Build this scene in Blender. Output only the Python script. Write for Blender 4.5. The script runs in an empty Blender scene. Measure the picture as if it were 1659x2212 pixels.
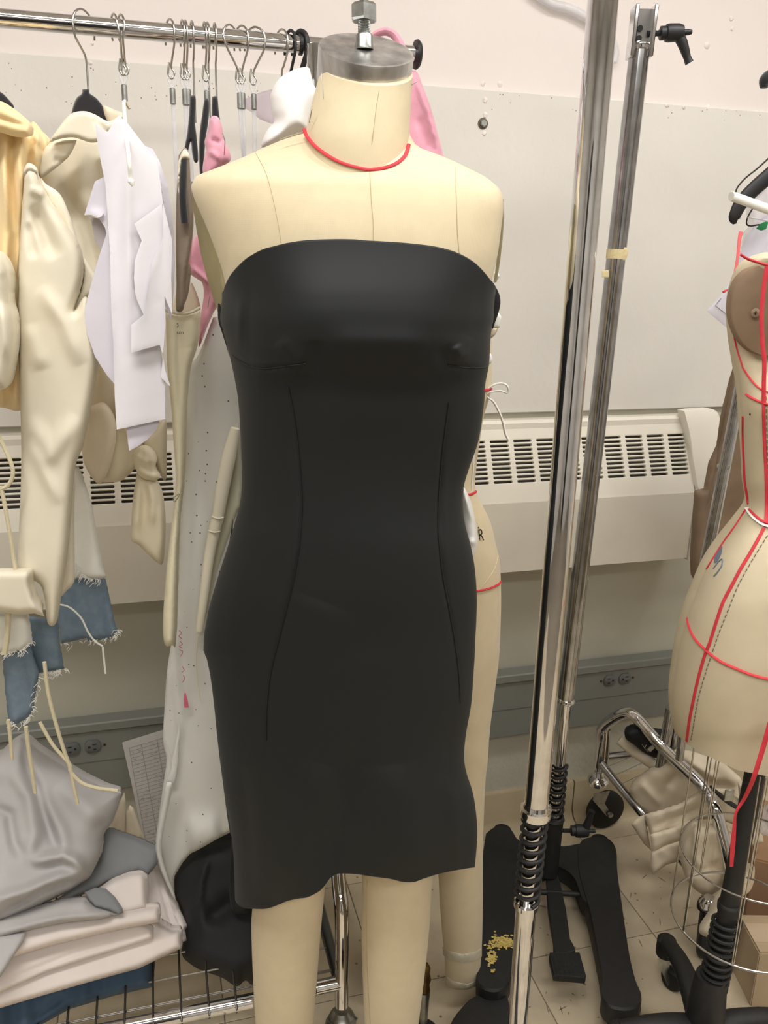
import bpy, math, random
import numpy as np
from mathutils import Vector, Matrix
from mathutils.geometry import delaunay_2d_cdt
random.seed(7); rng=np.random.RandomState(7)
S=bpy.context.scene; COL=S.collection
# ---------------- camera ----------------
W,HH=1659,2212; F=1800.; PIT=math.radians(16); RO=math.radians(1.0); H=1.42
fwd=np.array([0,math.cos(PIT),-math.sin(PIT)]); U0=np.array([0,math.sin(PIT),math.cos(PIT)]); X0=np.array([1.,0,0])
RT=math.cos(RO)*X0+math.sin(RO)*U0; UP=math.cos(RO)*U0-math.sin(RO)*X0; CP=np.array([0,0,H])
cam=bpy.data.cameras.new('camera'); co=bpy.data.objects.new('camera',cam); COL.objects.link(co)
cam.sensor_fit='HORIZONTAL'; cam.sensor_width=36; cam.lens=F*36/W; cam.clip_start=.05
m=Matrix.Identity(4)
for i in range(3): m[i][0]=RT[i]; m[i][1]=UP[i]; m[i][2]=-fwd[i]; m[i][3]=CP[i]
co.matrix_world=m; S.camera=co
# wall frame: u runs along the back wall, v runs towards it
TH=math.radians(15.4); CU=np.array([math.cos(TH),math.sin(TH),0]); CV=np.array([-math.sin(TH),math.cos(TH),0]); WD=1.758
def uvz(u,v,z): return CU*u+CV*v+np.array([0,0,z])
# ---------------- world, lights, exposure ----------------
wd=bpy.data.worlds.new('world'); S.world=wd; wd.use_nodes=True
wd.node_tree.nodes['Background'].inputs[0].default_value=(.97,.98,1,1); wd.node_tree.nodes['Background'].inputs[1].default_value=.25
S.view_settings.view_transform='Standard'; S.view_settings.look='None'; S.view_settings.gamma=1; S.view_settings.use_curve_mapping=False
S.view_settings.exposure=0.05
def area(name,loc,rotz,sx,sy,e,col=(1,.975,.94),tilt=0):
    l=bpy.data.lights.new(name,'AREA'); l.shape='RECTANGLE'; l.size=sx; l.size_y=sy; l.energy=e; l.color=col
    o=bpy.data.objects.new(name,l); COL.objects.link(o); o.location=loc; o.rotation_euler=(tilt,0,rotz); return o
LIGHTS=[(-.40,.42,1.2,.3),(1.2,.70,1.2,.3),(.5,-1.2,3.0,.3)]
LE=[18,15,24]
for i,(u,v,a,b) in enumerate(LIGHTS): area('ceiling_light_source',tuple(uvz(u,v,2.60)),TH,a,b,LE[i])
# ---------------- projection helpers (used only to find real positions) ----------------
def ray(px,py): return fwd+RT*(px-W/2)/F+UP*(HH/2-py)/F
def at(px,py,Y): d=ray(px,py); return CP+d*(Y/d[1])
def fl(px,py,z=0.): d=ray(px,py); return CP+d*((z-H)/d[2])
def wl(px,py,off=0): d=ray(px,py); return CP+d*((WD-off)/(CV@d))
def proj(p): v=np.array(p)-CP; z=v@fwd; return (W/2+F*(v@RT)/z, HH/2-F*(v@UP)/z)
# ---------------- materials ----------------
def lin(c):
    return tuple(((x/12.92) if x<=.04045 else ((x+.055)/1.055)**2.4) for x in c)+(1,)
MATS={}
def mat(name,c,rough=.6,metal=0,noise=0,nscale=20,bump=0,bscale=200,c2=None,sheen=0,spec=.5,alpha=1,trans=0,stretch=None,weave=0,coat=0,sss=0,spots=None):
    if name in MATS: return MATS[name]
    M=bpy.data.materials.new(name); M.use_nodes=True; nt=M.node_tree; b=nt.nodes['Principled BSDF']; N=nt.nodes.new; L=nt.links.new
    b.inputs['Base Color'].default_value=lin(c); b.inputs['Roughness'].default_value=rough; b.inputs['Metallic'].default_value=metal
    b.inputs['Specular IOR Level'].default_value=spec; b.inputs['Sheen Weight'].default_value=sheen; b.inputs['Alpha'].default_value=alpha
    b.inputs['Transmission Weight'].default_value=trans; b.inputs['Coat Weight'].default_value=coat
    tc=N('ShaderNodeTexCoord'); mp=N('ShaderNodeMapping'); L(tc.outputs['Object'],mp.inputs[0])
    if stretch: mp.inputs['Scale'].default_value=stretch
    col=None
    if noise:
        n=N('ShaderNodeTexNoise'); n.inputs['Scale'].default_value=nscale; n.inputs['Detail'].default_value=5; L(mp.outputs[0],n.inputs[0])
        mx=N('ShaderNodeMix'); mx.data_type='RGBA'; r=N('ShaderNodeMapRange'); r.inputs[1].default_value=.5-.22; r.inputs[2].default_value=.5+.22
        L(n.outputs[0],r.inputs[0]); L(r.outputs[0],mx.inputs[0])
        mx.inputs[6].default_value=lin(c); mx.inputs[7].default_value=lin(c2 if c2 else tuple(max(0,x*(1-noise)) for x in c)); col=mx.outputs[2]
    if spots:
        sc,th,sc_col=spots; v=N('ShaderNodeTexVoronoi'); v.inputs['Scale'].default_value=sc; L(tc.outputs['Object'],v.inputs[0]); v.inputs['Randomness'].default_value=.55
        lt=N('ShaderNodeMath'); lt.operation='LESS_THAN'; lt.inputs[1].default_value=th; L(v.outputs[0],lt.inputs[0])
        m2=N('ShaderNodeMix'); m2.data_type='RGBA'; L(lt.outputs[0],m2.inputs[0])
        if col: L(col,m2.inputs[6])
        else: m2.inputs[6].default_value=lin(c)
        m2.inputs[7].default_value=lin(sc_col); col=m2.outputs[2]
    if col: L(col,b.inputs['Base Color'])
    if bump:
        n=N('ShaderNodeTexNoise'); n.inputs['Scale'].default_value=bscale; n.inputs['Detail'].default_value=4; L(mp.outputs[0],n.inputs[0])
        bp=N('ShaderNodeBump'); bp.inputs['Strength'].default_value=bump; bp.inputs['Distance'].default_value=.002; L(n.outputs[0],bp.inputs['Height']); L(bp.outputs[0],b.inputs['Normal'])
    if weave:
        a=N('ShaderNodeTexWave'); a.inputs['Scale'].default_value=450; a.bands_direction='X'; c_=N('ShaderNodeTexWave'); c_.inputs['Scale'].default_value=450; c_.bands_direction='Z'
        L(tc.outputs['Object'],a.inputs[0]); L(tc.outputs['Object'],c_.inputs[0]); ad=N('ShaderNodeMath'); L(a.outputs[1],ad.inputs[0]); L(c_.outputs[1],ad.inputs[1])
        bp=N('ShaderNodeBump'); bp.inputs['Strength'].default_value=weave; bp.inputs['Distance'].default_value=.0006; L(ad.outputs[0],bp.inputs['Height']); L(bp.outputs[0],b.inputs['Normal'])
    MATS[name]=M; return M
LINEN=mat('linen',(.86,.80,.67),.85,noise=.03,nscale=40,weave=.15,sheen=.2)
LINEN2=mat('linen_tan',(.82,.77,.66),.85,noise=.03,nscale=30,weave=.15)
PLATE=mat('plate_olive',(.66,.62,.47),.7,noise=.15,nscale=12)
PLATE2=mat('plate_brown',(.55,.46,.37),.75,noise=.05,nscale=60)
BLACKSAT=mat('black_stretch',(.080,.095,.100),.60,sheen=.03,noise=.10,nscale=6,spec=.36)
BLACKCL=mat('black_cloth',(.13,.13,.14),.8,noise=.3,nscale=15)
CHROME=mat('chrome',(.90,.90,.91),.06,1,noise=.10,nscale=30)
STEEL=mat('steel_wire',(.72,.71,.69),.25,1)
BRUSH=mat('brushed_aluminium',(.95,.95,.95),.36,1,noise=.45,nscale=38,stretch=(1,1,.02),c2=(.62,.61,.61))
BLKMET=mat('black_powder_coat',(.13,.13,.135),.55,noise=.25,nscale=60,bump=.3,bscale=900)
BLKPL=mat('black_plastic',(.10,.10,.11),.5)
VELVET=mat('black_velvet',(.10,.10,.12),.95,sheen=.5)
REDT=mat('red_tape',(.86,.22,.27),.7,noise=.1,nscale=60)
WHITE=mat('white_cloth',(.95,.95,.93),.8,noise=.04,nscale=30)
PAPER=mat('white_paper',(.92,.91,.94),.75,noise=.05,nscale=14)
PAPERL=mat('lavender_paper',(.88,.865,.915),.75,noise=.05,nscale=14)
CREAM=mat('cream_cloth',(.93,.90,.82),.85,noise=.06,nscale=10,weave=.1)
MUSLIN=mat('muslin',(.92,.87,.78),.9,noise=.08,nscale=14,weave=.15)
YELLOW=mat('yellow_chiffon',(.97,.88,.68),.75,noise=.12,nscale=5,c2=(.95,.83,.62),sheen=.3)
PEACH=mat('peach_chiffon',(.92,.88,.78),.8,noise=.06,nscale=14)
PINK=mat('pink_cloth',(.93,.66,.74),.85,noise=.12,nscale=30,sheen=.3)
TAUPE=mat('taupe_cloth',(.62,.56,.50),.85,noise=.15,nscale=25)
DENIM=mat('denim',(.42,.50,.58),.9,noise=.3,nscale=60,c2=(.50,.57,.63),bump=.4,bscale=700)
SLATE=mat('slate_cloth',(.27,.36,.45),.85,noise=.2,nscale=9)
GREYC=mat('grey_cloth',(.72,.71,.71),.85,noise=.05,nscale=12)
DGREY=mat('dark_grey_suede',(.52,.53,.54),.9,noise=.06,nscale=14)
WPINK=mat('white_canvas',(.90,.86,.84),.85,noise=.04,nscale=15)
DOTP=mat('dotted_pattern_paper',(.86,.86,.84),.7,noise=.06,nscale=8,spots=(58,.085,(.35,.37,.45)))
WALLP=mat('wall_paint',(.875,.86,.835),.65,noise=.035,nscale=4,bump=.5,bscale=45)
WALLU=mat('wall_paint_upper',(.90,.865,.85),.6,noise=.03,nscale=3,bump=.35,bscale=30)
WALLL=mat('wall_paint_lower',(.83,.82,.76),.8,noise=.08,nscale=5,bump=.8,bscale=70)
RADM=mat('radiator_enamel',(.91,.89,.84),.45,noise=.05,nscale=6)
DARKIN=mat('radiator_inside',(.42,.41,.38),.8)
WALLM=mat('wall_middle_shaded',(.76,.75,.69),.7,noise=.06,nscale=5,bump=.3,bscale=50)  # radiator's shadow on the middle wall painted in as a darker tone
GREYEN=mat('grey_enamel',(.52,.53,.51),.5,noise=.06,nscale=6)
GREYD=mat('grey_socket',(.40,.41,.41),.5)
COVE=mat('tan_cove',(.76,.70,.58),.5,noise=.1,nscale=15)
TILE=mat('vinyl_tile',(.86,.80,.69),.42,noise=.14,nscale=9,spots=(22,.07,(.55,.50,.40)))
GROUT=mat('floor_joint',(.50,.46,.40),.9)
CARD=mat('cardboard',(.66,.52,.40),.85,noise=.1,nscale=10)
KRAFT=mat('kraft_paper',(.56,.47,.38),.8,noise=.25,nscale=9)
MASK=mat('masking_tape',(.86,.80,.62),.7,noise=.1,nscale=200)
CLEAR=mat('clear_plastic',(.93,.93,.95),.15,alpha=.45,noise=.1,nscale=30)
YELP=mat('yellow_paint',(.86,.77,.45),.8,noise=.2,nscale=120)
RUBBER=mat('rubber',(.12,.12,.12),.7,noise=.3,nscale=60)
ZINC=mat('zinc',(.75,.76,.75),.35,1,noise=.2,nscale=80)
LIGHTGREY=mat('ceiling_paint',(.93,.92,.90),.8)
GREEN=mat('green_tag',(.10,.50,.28),.6)
BRASS=mat('brass',(.55,.43,.24),.4,.9,noise=.4,nscale=80)
SCUFF=mat('scuff',(.55,.49,.40),.7)
INK=mat('ink',(.12,.12,.12),.8)
CORD=mat('cotton_cord',(.85,.81,.69),.9,bump=.6,bscale=900)
# ---------------- mesh helpers ----------------
ROOTLOC={}
def obj(name,vf,material,parent=None,smooth=True,origin=None,kind=None,label=None,sharp=True):
    v,f=vf; v=np.asarray(v,dtype=float).reshape(-1,3)
    if parent is not None: o0=ROOTLOC[parent.name]
    else: o0=np.array([(v[:,0].min()+v[:,0].max())/2,(v[:,1].min()+v[:,1].max())/2,v[:,2].min()]) if origin is None else np.array(origin)
    me=bpy.data.meshes.new(name); me.from_pydata((v-o0).tolist(),[],[tuple(int(i) for i in q) for q in f]); me.update()
    if smooth:
        me.polygons.foreach_set('use_smooth',[True]*len(me.polygons)); 
        if sharp: me.set_sharp_from_angle(angle=math.radians(40))
    me.materials.append(material)
    o=bpy.data.objects.new(name,me); COL.objects.link(o)
    if parent is not None: o.parent=parent
    else: o.location=o0
    ROOTLOC[o.name]=o0
    if kind: o['kind']=kind
    if label: o['label']=label
    return o
def tag(o,label,cat,group=None):
    o['label']=label; o['category']=cat
    if group: o['group']=group
    return o
def thing(name,label,cat,loc,group=None):
    o=bpy.data.objects.new(name,None); COL.objects.link(o); o.location=tuple(loc); o.empty_display_size=.05
    ROOTLOC[o.name]=np.array(loc,dtype=float); return tag(o,label,cat,group)
def join(*ms):
    V=[];Fc=[];n=0
    for v,f in ms:
        v=np.asarray(v).reshape(-1,3); V.append(v); Fc+= [tuple(i+n for i in q) for q in f]; n+=len(v)
    return np.vstack(V),Fc
def grid_faces(n,m,wrap=False):
    f=[]
    for i in range(n-1):
        for j in range(m if wrap else m-1):
            a=i*m+j; b=i*m+(j+1)%m; f.append((a,b,b+m,a+m))
    return f
def smooth_path(P,k=6):
    P=np.asarray(P,dtype=float)
    if len(P)<3: return P
    out=[]
    Q=np.vstack([2*P[0]-P[1],P,2*P[-1]-P[-2]])
    for i in range(1,len(Q)-2):
        p0,p1,p2,p3=Q[i-1:i+3]
        for t in np.linspace(0,1,k,endpoint=False):
            out.append(.5*((2*p1)+(-p0+p2)*t+(2*p0-5*p1+4*p2-p3)*t*t+(-p0+3*p1-3*p2+p3)*t**3))
    out.append(P[-1]); return np.array(out)
def tube(P,r,seg=12,k=0,closed=False,cap=True,flat=1.0):
    P=np.asarray(P,dtype=float)
    if k:
        if closed: P=smooth_path(np.vstack([P,P[:1]]),k)[:-1]
        else: P=smooth_path(P,k)
    n=len(P); rr=np.interp(np.linspace(0,1,n),np.linspace(0,1,len(r)),r) if hasattr(r,'__len__') else np.full(n,r)
    T=np.gradient(P,axis=0) if not closed else np.roll(P,-1,0)-np.roll(P,1,0)
    T/=np.linalg.norm(T,axis=1)[:,None]+1e-12
    a=np.array([0,0,1.]) if abs(T[0][2])<.9 else np.array([0,1.,0])
    N=np.cross(T[0],a); N/=np.linalg.norm(N); V=[]
    for i in range(n):
        N=N-T[i]*(N@T[i]); N/=np.linalg.norm(N)+1e-12; B=np.cross(T[i],N)
        for j in range(seg):
            t=2*math.pi*j/seg; V.append(P[i]+rr[i]*(math.cos(t)*N+flat*math.sin(t)*B))
    f=grid_faces(n,seg,True)
    if closed: f+=[((n-1)*seg+j,(n-1)*seg+(j+1)%seg,(j+1)%seg,j) for j in range(seg)]
    elif cap: f+=[tuple(range(seg))[::-1],tuple((n-1)*seg+j for j in range(seg))]
    return np.array(V),f
def tpx(pts,Y,r,seg=10,k=6,**kw):
    P=[at(p[0],p[1],(p[2] if len(p)>2 else Y)) for p in pts]; return tube(P,r,seg,k,**kw)
def lathe(prof,base,axis=(0,0,1),seg=32,cap=True):
    """prof: (radius, height) along axis from base"""
    A=np.array(axis,dtype=float); A/=np.linalg.norm(A); a=np.array([1.,0,0]) if abs(A[0])<.9 else np.array([0,1.,0])
    N=np.cross(A,a); N/=np.linalg.norm(N); B=np.cross(A,N); V=[]
    for r,h in prof:
        for j in range(seg):
            t=2*math.pi*j/seg; V.append(np.array(base)+A*h+r*(math.cos(t)*N+math.sin(t)*B))
    f=grid_faces(len(prof),seg,True)
    if cap: f+=[tuple(range(seg))[::-1],tuple((len(prof)-1)*seg+j for j in range(seg))]
    return np.array(V),f
def box(c,s,ax=None,bev=0):
    """box centred at c with sizes s in axes ax (rows); chamfered vertical corners by bev"""
    ax=np.eye(3) if ax is None else np.array(ax); c=np.array(c); hx,hy,hz=[q/2 for q in s]
    if bev<=0:
        V=[c+ax[0]*x*hx+ax[1]*y*hy+ax[2]*z*hz for z in(-1,1) for x,y in((-1,-1),(1,-1),(1,1),(-1,1))]
        return np.array(V),[(3,2,1,0),(4,5,6,7),(0,1,5,4),(1,2,6,5),(2,3,7,6),(3,0,4,7)]
    V=[]
    for z,k in((-hz,bev),(-hz+bev,0),(hz-bev,0),(hz,bev)):
        for x,y in((-hx+bev,-hy+k),(hx-bev,-hy+k),(hx-k,-hy+bev),(hx-k,hy-bev),(hx-bev,hy-k),(-hx+bev,hy-k),(-hx+k,hy-bev),(-hx+k,-hy+bev)):
            V.append(c+ax[0]*x+ax[1]*y+ax[2]*z)
    return np.array(V),grid_faces(4,8,True)+[tuple(range(8))[::-1],tuple(range(24,32))]
WAX=np.array([CU,CV,[0,0,1.]])
def wbox(u0,u1,v0,v1,z0,z1,bev=0): return box(uvz((u0+u1)/2,(v0+v1)/2,(z0+z1)/2),(u1-u0,v1-v0,z1-z0),WAX,bev)
def extrude_poly(P,dvec,bev=0):
    """closed slab from planar 3-D polygon P extruded by dvec"""
    P=np.asarray(P); n=len(P); c=P.mean(0); d=np.array(dvec)
    if bev:
        L=np.linalg.norm(d); e=d/L*bev; I=[]
        for p in P: q=c-p; q=q/np.linalg.norm(q)*bev; I.append(p+q)
        I=np.array(I); V=np.vstack([I,P+e,P+d-e,I+d])
    else: V=np.vstack([P,P+d])
    k=len(V)//n; f=grid_faces(k,n,True)+[tuple(range(n))[::-1],tuple((k-1)*n+j for j in range(n))]
    return V,f
def slab(px,z,h,k=4,bev=.004):
    P=np.array([fl(a,b,z) for a,b in px])
    if k: P=smooth_path(np.vstack([P,P[:1]]),k)[:-1]
    return extrude_poly(P,(0,0,-h),bev)
def coil(P0,P1,R,r,turns,seg=8,per=20):
    P0=np.array(P0);P1=np.array(P1); A=(P1-P0); L=np.linalg.norm(A); A/=L; N=np.cross(A,[0,1.,0]); N/=np.linalg.norm(N); B=np.cross(A,N)
    n=int(turns*per); P=[P0+A*L*i/n+R*(math.cos(2*math.pi*i/per)*N+math.sin(2*math.pi*i/per)*B) for i in range(n+1)]
    return tube(P,r,seg)
def text(name,body,size,loc,rot,material,parent):
    c=bpy.data.curves.new(name,'FONT'); c.body=body; c.size=size; c.extrude=.0003; c.align_x='CENTER'
    o=bpy.data.objects.new(name,c); COL.objects.link(o); o.parent=parent; o.location=tuple(np.array(loc)-ROOTLOC[parent.name]); o.rotation_euler=rot
    c.materials.append(material); bpy.context.view_layer.update(); me=bpy.data.meshes.new_from_object(o); n=bpy.data.objects.new(name,me); COL.objects.link(n); n.parent=parent; n.location=o.location; n.rotation_euler=rot; n.scale=(.55,1,1); bpy.data.objects.remove(o); n.name=name; return n
# ---- crease field in outline coordinates ----
def seg_dist(x,y,pl,par=False):
    d=np.full(np.shape(x),1e9); u=np.zeros(np.shape(x)); L=sum(math.hypot(b[0]-a[0],b[1]-a[1]) for a,b in zip(pl[:-1],pl[1:])) or 1; s0=0
    for (x0,y0),(x1,y1) in zip(pl[:-1],pl[1:]):
        dx,dy=x1-x0,y1-y0; l=math.hypot(dx,dy); t=np.clip(((x-x0)*dx+(y-y0)*dy)/(dx*dx+dy*dy+1e-9),0,1)
        e=np.hypot(x-x0-t*dx,y-y0-t*dy); u=np.where(e<d,(s0+t*l)/L,u); d=np.minimum(d,e); s0+=l
    return (d,u) if par else d
def cfield(x,y,creases):
    x=np.asarray(x,dtype=float);y=np.asarray(y,dtype=float); r=np.zeros(np.shape(x))
    for pl,a,w in creases:
        if len(pl)>1: d,u=seg_dist(x,y,pl,True); k=np.sin(np.clip(np.minimum(u,1-u)*3.2+.04,0,1)*math.pi/2)
        else: d=np.hypot(x-pl[0][0],y-pl[0][1]); k=1
        r+=a*k*np.exp(-(d/w)**2)
    return r
def wob(x,y,seed,sx,sy):
    r=np.random.RandomState(seed); s=0
    for i in range(5):
        a,b=r.uniform(.5,2.2,2); p,q=r.uniform(0,6.28,2); s=s+np.sin(x/sx*a+p+1.3*np.sin(y/sy*b+q))*(.6**i)
    return s/2
def atv(x,y,Y):
    x=np.asarray(x,dtype=float); y=np.asarray(y,dtype=float); Y=np.broadcast_to(Y,x.shape)
    d=fwd[None,:]+RT[None,:]*((x-W/2)/F)[:,None]+UP[None,:]*((HH/2-y)/F)[:,None]
    return CP+d*(Y/d[:,1])[:,None]
def cloth(outline,Y0,T=.02,r=25,creases=(),fold=0,fsx=14,fsy=300,seed=1,step=5,k=4,smoothline=True,back=True,rag=0):
    """closed soft body: outline traced at its own distance, front and back surfaces bulged by T, real folds displaced"""
    P=np.array(outline,dtype=float)
    if smoothline: B=smooth_path(np.vstack([P,P[:1]]),k)[:-1]
    else:
        B=[]
        for a,b in zip(P,np.roll(P,-1,0)):
            n=max(1,int(np.hypot(*(b-a))/step)); B+= [a+(b-a)*t for t in np.linspace(0,1,n,endpoint=False)]
        B=np.array(B)
    if rag: B=B+np.random.RandomState(seed).uniform(-rag,rag,B.shape)
    x0,y0=B.min(0);x1,y1=B.max(0); gx,gy=np.meshgrid(np.arange(x0+step/2,x1,step),np.arange(y0+step/2,y1,step)); gx=gx+ (np.arange(gx.shape[0])%2)[:,None]*step/2
    gx=gx.ravel();gy=gy.ravel(); ins=np.zeros(len(gx),bool); n=len(B)
    for i in range(n):
        ax_,ay=B[i];bx,by=B[(i+1)%n]
        c=((ay>gy)!=(by>gy))&(gx<(bx-ax_)*(gy-ay)/(by-ay+1e-12)+ax_); ins^=c
    gx=gx[ins];gy=gy[ins]; loop=[tuple(q) for q in B]+[tuple(B[0])]
    d=seg_dist(gx,gy,loop); keep=d>step*.45; gx=gx[keep];gy=gy[keep]
    pts=[Vector(q) for q in B]+[Vector(q) for q in zip(gx,gy)]
    vo,_,fo,*_r=delaunay_2d_cdt(pts,[],[list(range(n))],1,1e-6)
    A=np.array([tuple(q) for q in vo]); d=seg_dist(A[:,0],A[:,1],loop); d[d<.05]=0
    prof=np.sqrt(np.clip(1-(1-np.clip(d/r,0,1))**2,0,1))
    Yb=Y0(A[:,0],A[:,1]) if callable(Y0) else np.full(len(A),Y0)
    Yb=Yb-(cfield(A[:,0],A[:,1],creases) + (fold*wob(A[:,0],A[:,1],seed,fsx,fsy) if fold else 0))
    Ff=atv(A[:,0],A[:,1],Yb-T*prof)
    if not back: return Ff,[tuple(q) for q in fo]
    edge=d==0
    Bk=atv(A[:,0],A[:,1],Yb)+np.array([0,1,0])*(T*prof+.0008)[:,None]
    N=len(A); fr=[tuple(q) for q in fo]; 
    # orient front towards camera
    q=fr[0]; nn=np.cross(Ff[q[1]]-Ff[q[0]],Ff[q[2]]-Ff[q[0]])
    if nn[1]>0: fr=[t[::-1] for t in fr]
    bk=[tuple(i+N for i in t[::-1]) for t in fr]
    cnt={}
    for t in fr:
        for a,b in zip(t,t[1:]+t[:1]): cnt[(a,b)]=1
    side=[(b,a,a+N,b+N) for (a,b) in cnt if (b,a) not in cnt]
    return np.vstack([Ff,Bk]),fr+bk+side
def cl(name,outline,Y0,material,parent=None,label=None,cat=None,group=None,**kw):
    o=obj(name,cloth(outline,Y0,**kw),material,parent,sharp=kw.get('T',.02)<.004)
    if cat: tag(o,label,cat,group)
    elif label: o['label']=label
    return o
# ---- body of rows (y, xl, xr, front depth, back depth) ----
class Body:
    def __init__(s,rows,Yc,p=2.0,creases=()):
        R=np.array(rows,dtype=float); ys=R[:,0]; s.y0,s.y1=ys[0],ys[-1]; s.Yc=Yc; s.p=p; s.cr=creases
        yy=np.linspace(s.y0,s.y1,400); 
        from_ = smooth_path(R,12); o=np.argsort(from_[:,0]); from_=from_[o]
        s.T=[np.interp(yy,from_[:,0],from_[:,i]) for i in range(1,R.shape[1])]; s.yy=yy
    def row(s,y): return [np.interp(y,s.yy,t) for t in s.T]
    def Y(s,x,y):
        xl,xr,tf,tb=s.row(y); c=(xl+xr)/2; w=(xr-xl)/2; q=np.clip(np.abs((x-c)/np.maximum(w,1e-6)),0,1)
        return s.Yc-tf*(1-q**s.p)**(1/s.p)-cfield(x,y,s.cr)*np.clip((1-q)*6,0,1)
    def mesh(s,top=None,bot=None,n=120,nv=200):
        th=np.linspace(0,2*math.pi,n,endpoint=False); c=np.cos(th); sn=np.sin(th)
        q=np.sign(c)*np.abs(c)**(2/s.p); dd=np.abs(sn)**(2/s.p)*np.sign(sn); V=[]
        if top is None: top=lambda x,front: np.full(np.shape(x),s.y0)
        if bot is None: bot=lambda x,front: np.full(np.shape(x),s.y1)
        front=sn>=-1e-9
        def X(y): xl,xr,_,_=s.row(y); return (xl+xr)/2+q*(xr-xl)/2
        yt=np.full(n,s.y0+1.)
        for _ in range(12): yt=.5*yt+.5*top(X(yt),front)
        yb=np.full(n,s.y1-1.)
        for _ in range(12): yb=.5*yb+.5*bot(X(yb),front)
        for i in range(nv):
            y=yt+(yb-yt)*i/(nv-1); xl,xr,tf,tb=s.row(y); x=X(y)
            Yf=s.Y(x,y); P=atv(x,y,np.where(front,Yf,s.Yc)); P[:,1]+=np.where(front,0,-dd*tb); V.append(P)
        V=np.vstack(V); return V,[t[::-1] for t in grid_faces(nv,n,True)]
    def closed(s,**k):
        v,f=s.mesh(**k); n=k.get('n',120); m=len(v)//n
        return v,f+[tuple(range(n)),tuple((m-1)*n+j for j in range(n))[::-1]]
    def on(s,pts,off=.0006,k=6):
        P=smooth_path(np.array(pts,dtype=float),k) if k else np.array(pts,dtype=float)
        return atv(P[:,0],P[:,1],s.Y(P[:,0],P[:,1])-off)
# ---------------- the room ----------------
def struct(name,vf,m,parent=None,smooth=False,**k):
    o=obj(name,vf,m,parent,smooth,**k)
    if parent is None: o['kind']='structure'
    return o
UL,UR,VF=-2.4,3.2,-2.6; ZC=2.72
zseam=1.782; zgap=1.112
floor=struct('floor',wbox(UL,UR,VF,WD+.1,-.06,-.0015),GROUT)
ts=.317; u0,v0=.694,1.327; tm=None; n=0
for i in range(-7,8):
    for j in range(-5,2):
        a=u0+i*ts; b=v0+j*ts; b1=min(b+ts,WD)
        if b1-b<.02: continue
        key='full' if b1-b>ts-.001 else 'cut'
        v,f=box((0,0,0),(ts-.0022,b1-b-.0022,.006),WAX,.0008); c=uvz(a+ts/2,(b+b1)/2,-.003)
        if tm is None: tm={}
        if key not in tm:
            o=obj('tile',(v+c,f),TILE,floor,False); 
            me=o.data; me.transform(Matrix.Translation(-Vector(c-ROOTLOC['floor']))); o.location=tuple(c-ROOTLOC['floor']); tm[key]=o
        else:
            o=tm[key].copy(); COL.objects.link(o); o.parent=floor; o.location=tuple(c-ROOTLOC['floor'])
TB=.012
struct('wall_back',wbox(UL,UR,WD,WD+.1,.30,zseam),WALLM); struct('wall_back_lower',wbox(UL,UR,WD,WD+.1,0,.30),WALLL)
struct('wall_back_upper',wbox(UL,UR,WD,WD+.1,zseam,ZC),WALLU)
wp=struct('trim_1',wbox(UL,UR,WD-TB,WD,zgap+.006,zseam,.002),WALLP)
wp.name='wall_panel'; wp['kind']='structure'
struct('wall_left',wbox(UL-.1,UL,VF,WD+.1,0,ZC),WALLP); struct('wall_right',wbox(UR,UR+.1,VF,WD+.1,0,ZC),WALLP)
struct('wall_front',wbox(UL,UR,VF-.1,VF,0,ZC),mat('far_wall',(.80,.79,.77),.8)); struct('ceiling',wbox(UL,UR,VF,WD+.1,ZC,ZC+.1),LIGHTGREY)
# unseen dark panel behind the viewer, added to give the chrome dark stripes
d=struct('added_door_1',wbox(-.9,-.05,VF,VF+.04,0,2.1,.004),mat('added_dark_door',(.16,.14,.14),.5)); obj('added_door_handle',tube([uvz(-.15,VF+.04,1.0),uvz(-.15,VF+.09,1.0),uvz(-.25,VF+.09,1.0)],.01),ZINC,d)
# ceiling lights
for i,(u,v,a,b) in enumerate(LIGHTS):
    t=thing('ceiling_light','fluorescent ceiling light fixture '+('above the garment rack','above the right dress form','behind the viewer')[i],"light",uvz(u,v,2.62),'ceiling lights')
    obj('frame',wbox(u-a/2-.03,u+a/2+.03,v-b/2-.03,v+b/2+.03,2.66,ZC,.004),LIGHTGREY,t,False)
    e=mat('lamp_diffuser',(1,1,1),.6); e.node_tree.nodes['Principled BSDF'].inputs['Emission Color'].default_value=(1,.96,.9,1); e.node_tree.nodes['Principled BSDF'].inputs['Emission Strength'].default_value=6
    obj('diffuser',wbox(u-a/2,u+a/2,v-b/2,v+b/2,2.635,2.66,.003),e,t,False)
# cove base in pieces
zb=.115
for k,(a,b) in enumerate([(UL,-.95),(-.95,-.04),(-.04,1.024),(1.026,2.1),(2.1,UR)]):
    prof=[(.010,zb),(.013,zb-.004),(.013,.03),(.022,.012),(.045,.0)]
    V=[];
    for u in (a+.001,b-.001): V+= [uvz(u,WD,zb)]+[uvz(u,WD-o,z) for o,z in prof]+[uvz(u,WD,0)]
    n=len(prof)+2; o=obj('baseboard_back',(V,[(i,(i+1)%n,n+(i+1)%n,n+i) for i in range(n)]+[tuple(range(n))[::-1],tuple(range(n,2*n))]),COVE,None,True); o['kind']='structure'
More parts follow.
